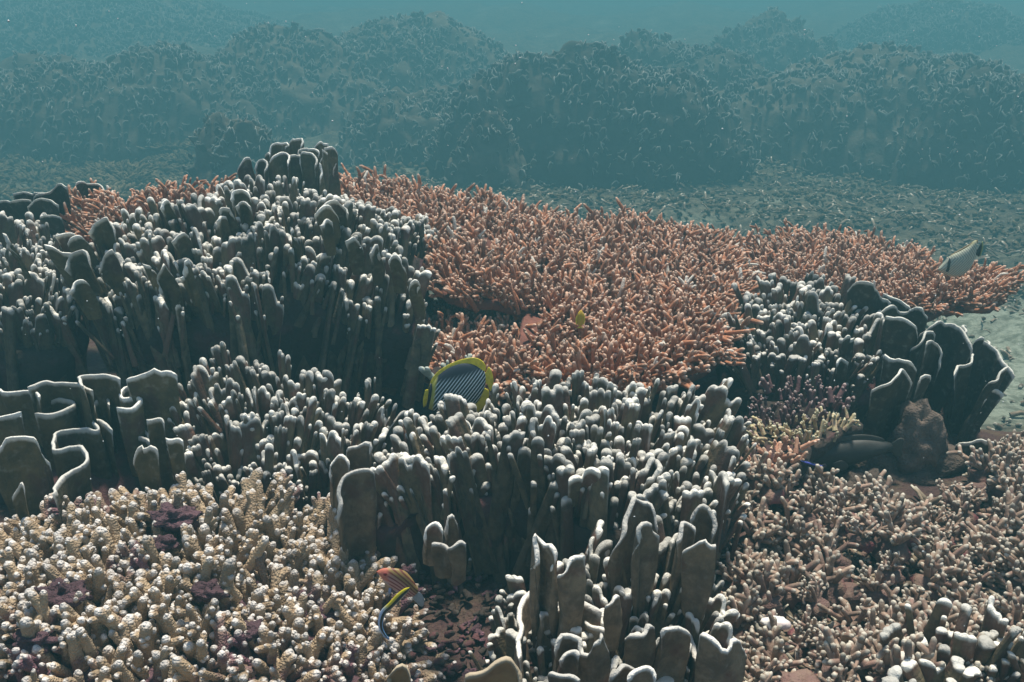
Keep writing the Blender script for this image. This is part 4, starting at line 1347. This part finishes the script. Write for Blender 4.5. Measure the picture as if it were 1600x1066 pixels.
# pale chevron fish over the red table
root, cv, k = fish_frame('butterflyfish', 'pale fish with black eye bar and tail bar over the tip of a red table', 1502, 402, 2.80)
def cf(n, x, y, z):
    ab = N(n, 'ShaderNodeMath', operation='ABSOLUTE')
    n.links.new(z, ab.inputs[0])
    v = lin(n, x, ab.outputs[0], 1.0, .8)
    st = stripes(n, v, 2 * math.pi / (4.2 * k))
    col = mixc(n, (.58, .58, .43), (.26, .28, .23), ramp(n, st, .1, .9))
    top_ = lin(n, x, z, -.6, 1.0, -12 * k)
    return mixc(n, col, (.36, .33, .17), ramp(n, top_, -.004, .008))
link('body', inflate(cv([(1468, 421), (1474, 412), (1484, 400), (1497, 393), (1510, 385), (1521, 376), (1524, 390), (1523, 406), (1518, 420), (1507, 430), (1493, 432), (1482, 429), (1474, 425)]), .028).mesh('body', pattern_mat('chevron_scales', cf)), root)
link('dorsal_fin', inflate(cv([(1483, 400), (1497, 391), (1510, 383), (1522, 376), (1523, 382), (1510, 389), (1497, 395), (1486, 401)]), .004).mesh('dorsal_fin', plain('ochre_fin', (.40, .27, .12))), root)
link('eye_bar', inflate(cv([(1479, 424), (1479.5, 412), (1482, 403), (1484, 403), (1483.5, 414), (1483.5, 424.5)]), .034).mesh('eye_bar', blk), root)
link('tail_fin', inflate(cv([(1520, 394), (1525, 390), (1530, 380), (1531, 390), (1530, 401), (1525, 399), (1520, 398)]), .006).mesh('tail_fin', blk), root)
link('tail_edge', inflate(cv([(1530, 379), (1532, 379), (1534, 388), (1532, 400), (1530.5, 400), (1531.5, 390)]), .005).mesh('tail_edge', plain('lime_edge', (.40, .45, .16))), root)

# small yellow fish seen from behind
root, cv, k = fish_frame('damselfish', 'tiny plain yellow fish hovering upright before the red table', 907, 497, 2.08)
link('body', inflate(cv([(908, 484), (911, 489), (912.5, 497), (911, 506), (907, 511), (903, 507), (901.5, 498), (903, 489)]), .016).mesh('body', plain('yellow_scales', (.60, .38, .015))), root)
link('tail_fin', inflate(cv([(907, 509), (911, 513), (907, 512), (902, 513)]), .003).mesh('tail_fin', yel), root)
link('dorsal_fin', inflate(cv([(911, 489), (914, 494), (914, 503), (911, 507)]), .003).mesh('dorsal_fin', yel), root)
link('anal_fin', inflate(cv([(902, 492), (899.5, 498), (900, 505), (902, 508)]), .003).mesh('anal_fin', yel), root)

# pink striped wrasse
root, cv, k = fish_frame('wrasse', 'pink wrasse with dark red curved stripes at the edge of the tan branches', 622, 912, 1.42)
zf = lambda p: zr(p, 560, 860, 6.664)
def wf(n, x, y, z):
    v = lin(n, x, z, .62, .78)
    x2 = N(n, 'ShaderNodeMath', operation='MULTIPLY')
    n.links.new(x, x2.inputs[0]); n.links.new(x, x2.inputs[1])
    v2 = lin(n, x2.outputs[0], v, 9.0, 1.0)
    st = stripes(n, v2, 2 * math.pi / (5.4 * k))
    body_ = mixc(n, (.46, .25, .22), (.20, .035, .035), ramp(n, st, -.1, .7))
    back = ramp(n, v2, .006, .016)
    body_ = mixc(n, body_, mixc(n, (.30, .20, .07), (.16, .05, .03), ramp(n, st, -.1, .7)), back)
    belly = ramp(n, v2, -.006, -.014)
    col = mixc(n, body_, (.40, .38, .42), belly)
    hd = ramp(n, x, -.010, -.020)
    return mixc(n, col, mixc(n, (.55, .17, .11), (.42, .36, .36), ramp(n, lin(n, x, z, .3, 1.0), .008, -.002)), hd)
link('body', inflate(cv(zf([(192, 212), (250, 178), (340, 172), (430, 182), (500, 218), (560, 290), (600, 365), (622, 425), (600, 470), (540, 500), (455, 480), (385, 432), (322, 372), (262, 312), (228, 252)])), .018).mesh('body', pattern_mat('wrasse_scales', wf)), root)
link('tail_fin', inflate(cv(zf([(590, 440), (640, 450), (680, 520), (670, 600), (640, 610), (600, 570), (555, 500)])), .003).mesh('tail_fin', plain('grey_fin', (.30, .33, .36))), root)
link('pectoral_fin', inflate(cv(zf([(320, 372), (345, 385), (335, 440), (312, 430)])), .003).mesh('pectoral_fin', plain('blue_fin', (.30, .36, .55))), root, (0, -.006, 0))
def ball(name, mat, parent, loc, rad):
    return blob(name, mat, loc, (rad, rad * .5, rad), 1, parent=parent, lump=0, nu=14, nv=8)
e = cv(zf([(290, 207)]))[0]
ball('eye', plain('red_eye', (.25, .03, .03)), root, (e[0], -.0085, e[1]), .0032)

# bent cleaner wrasse
root, cv, k = fish_frame('wrasse', 'slim bent wrasse, yellow head half and black stripe ending in blue, over tan branches', 612, 955, 1.36)
cl = spline(np.array([(x, 0, z) for x, z in cv(zf([(545, 365), (500, 400), (440, 455), (345, 560), (265, 640), (228, 740), (226, 830), (258, 905), (300, 958)]))]), 36)
u = np.linspace(0, 1, 36)
hgt = np.interp(u, [0, .06, .2, .45, .7, .88, 1], [1.0, 4.2, 5.6, 5.2, 4.2, 2.8, 1.2]) * k
tg = np.gradient(cl, axis=0)
tg /= np.linalg.norm(tg, axis=1)[:, None]
nrm = np.column_stack([-tg[:, 2], np.zeros(36), tg[:, 0]])
segs = 16
th = np.linspace(0, 2 * math.pi, segs, endpoint=False)
V = cl[:, None, :] + (np.cos(th)[None, :, None] * nrm[:, None, :]) * hgt[:, None, None] + np.array([0, 1, 0])[None, None, :] * (np.sin(th)[None, :] * hgt[:, None] * .55)[..., None]
idx = np.arange(36 * segs).reshape(36, segs)
nx = np.roll(idx, -1, 1)
gg = G().add(V.reshape(-1, 3), np.stack([idx[:-1], nx[:-1], nx[1:], idx[1:]], -1).reshape(-1, 4), None, np.repeat(u, segs), np.tile(-np.cos(th), 36))
m, n, b = mat_new('cleaner_scales')
au = N(n, 'ShaderNodeAttribute', attribute_name='tip').outputs['Fac']
av = N(n, 'ShaderNodeAttribute', attribute_name='rnd').outputs['Fac']
upc = mixc(n, (.62, .52, .02), (.36, .50, .72), ramp(n, au, .38, .55))
dnc = mixc(n, (.42, .45, .36), (.20, .40, .70), ramp(n, au, .45, .7))
SIGN = 1
lo_ = mixc(n, dnc, (.010, .014, .018), ramp(n, av, -.75, -.6))
col = mixc(n, lo_, upc, ramp(n, av, .12, .3))
n.links.new(col, b.inputs['Base Color'])
b.inputs['Roughness'].default_value = .4
link('body', gg.mesh('body', m), root)
link('tail_fin', inflate(cv(zf([(250, 895), (285, 925), (310, 945), (300, 970), (270, 950), (240, 920)])), .002).mesh('tail_fin', plain('blue_tail', (.18, .30, .55))), root)
link('dorsal_fin', inflate(cv(zf([(480, 405), (420, 440), (330, 545), (310, 560), (370, 490), (430, 425)])), .002).mesh('dorsal_fin', yel), root)
e = cv(zf([(520, 390)]))[0]
ball('eye', blk, root, (e[0], -.0028, e[1]), .0016)

# dark little wrasse with a blue line, under the overhang
root, cv, k = fish_frame('wrasse', 'tiny dark fish with a violet blue line in the shade beside the peach coral shelf', 1266, 724, 1.86)
link('body', inflate(cv([(1248, 719), (1256, 718), (1268, 722), (1282, 726), (1286, 729), (1280, 731), (1266, 730), (1253, 725)]), .008).mesh('body', plain('dark_scales', (.02, .022, .035))), root)
link('back_stripe', inflate(cv([(1249, 719), (1258, 719.5), (1270, 723.5), (1285, 727.5), (1284, 729), (1268, 726.5), (1256, 722.5)]), .0105).mesh('back_stripe', plain('violet_stripe', (.10, .12, .55))), root)
link('tail_fin', inflate(cv([(1282, 727), (1290, 725), (1292, 730), (1284, 731)]), .002).mesh('tail_fin', plain('dark_scales', (.02, .022, .035))), root)

# large dark fish lying in the shade of the overhang
root, cv, k = fish_frame('reef_fish', 'large dark fish lying in the shade between the peach shelf and the brown rock', 1325, 708, 1.97)
link('body', inflate(cv([(1250, 718), (1272, 701), (1308, 689), (1345, 685), (1378, 689), (1392, 693), (1392, 703), (1372, 710), (1345, 722), (1308, 733), (1272, 731), (1254, 725)]), .045).mesh('body', plain('dark_olive_scales', (.035, .034, .026), .6)), root)
link('tail_fin', inflate(cv([(1388, 694), (1402, 684), (1410, 688), (1408, 700), (1410, 712), (1400, 713), (1388, 702)]), .006).mesh('tail_fin', plain('dark_olive_fin', (.05, .048, .036), .6)), root)
link('dorsal_fin', inflate(cv([(1290, 694), (1312, 682), (1345, 678), (1374, 683), (1378, 690), (1345, 687), (1310, 691)]), .006).mesh('dorsal_fin', plain('dark_olive_fin', (.05, .048, .036), .6)), root)
link('pectoral_fin', inflate(cv([(1296, 716), (1312, 712), (1322, 722), (1312, 730), (1300, 724)]), .005).mesh('pectoral_fin', plain('dark_olive_fin', (.05, .048, .036), .6)), root, (0, -.024, 0))
e = cv([(1268, 710)])[0]
ball('eye', blk, root, (e[0], -.016, e[1]), .0045)

# ------------------------------------------------------------------ drifting specks
gg = G()
r = np.random.default_rng(55)
for k in range(430):
    Y = r.uniform(.8, 5.5)
    p_ = PY(r.uniform(-20, 1620), r.uniform(0, 1000), Y)
    if p_[2] < CZ - .75:
        continue
    s = r.uniform(.0005, .0013) * Y ** .7
    v = np.array([(1, 0, 0), (-1, 0, 0), (0, 1, 0), (0, -1, 0), (0, 0, 1), (0, 0, -1)]) * s * r.uniform(.6, 1.2, 3) + p_
    gg.add(v, None, [(0, 2, 4), (2, 1, 4), (1, 3, 4), (3, 0, 4), (2, 0, 5), (1, 2, 5), (3, 1, 5), (0, 3, 5)])
tag(link('marine_snow', gg.mesh('marine_snow', plain('speck', (.7, .72, .7)))), 'tiny pale specks drifting in the water', 'specks', kind='stuff')
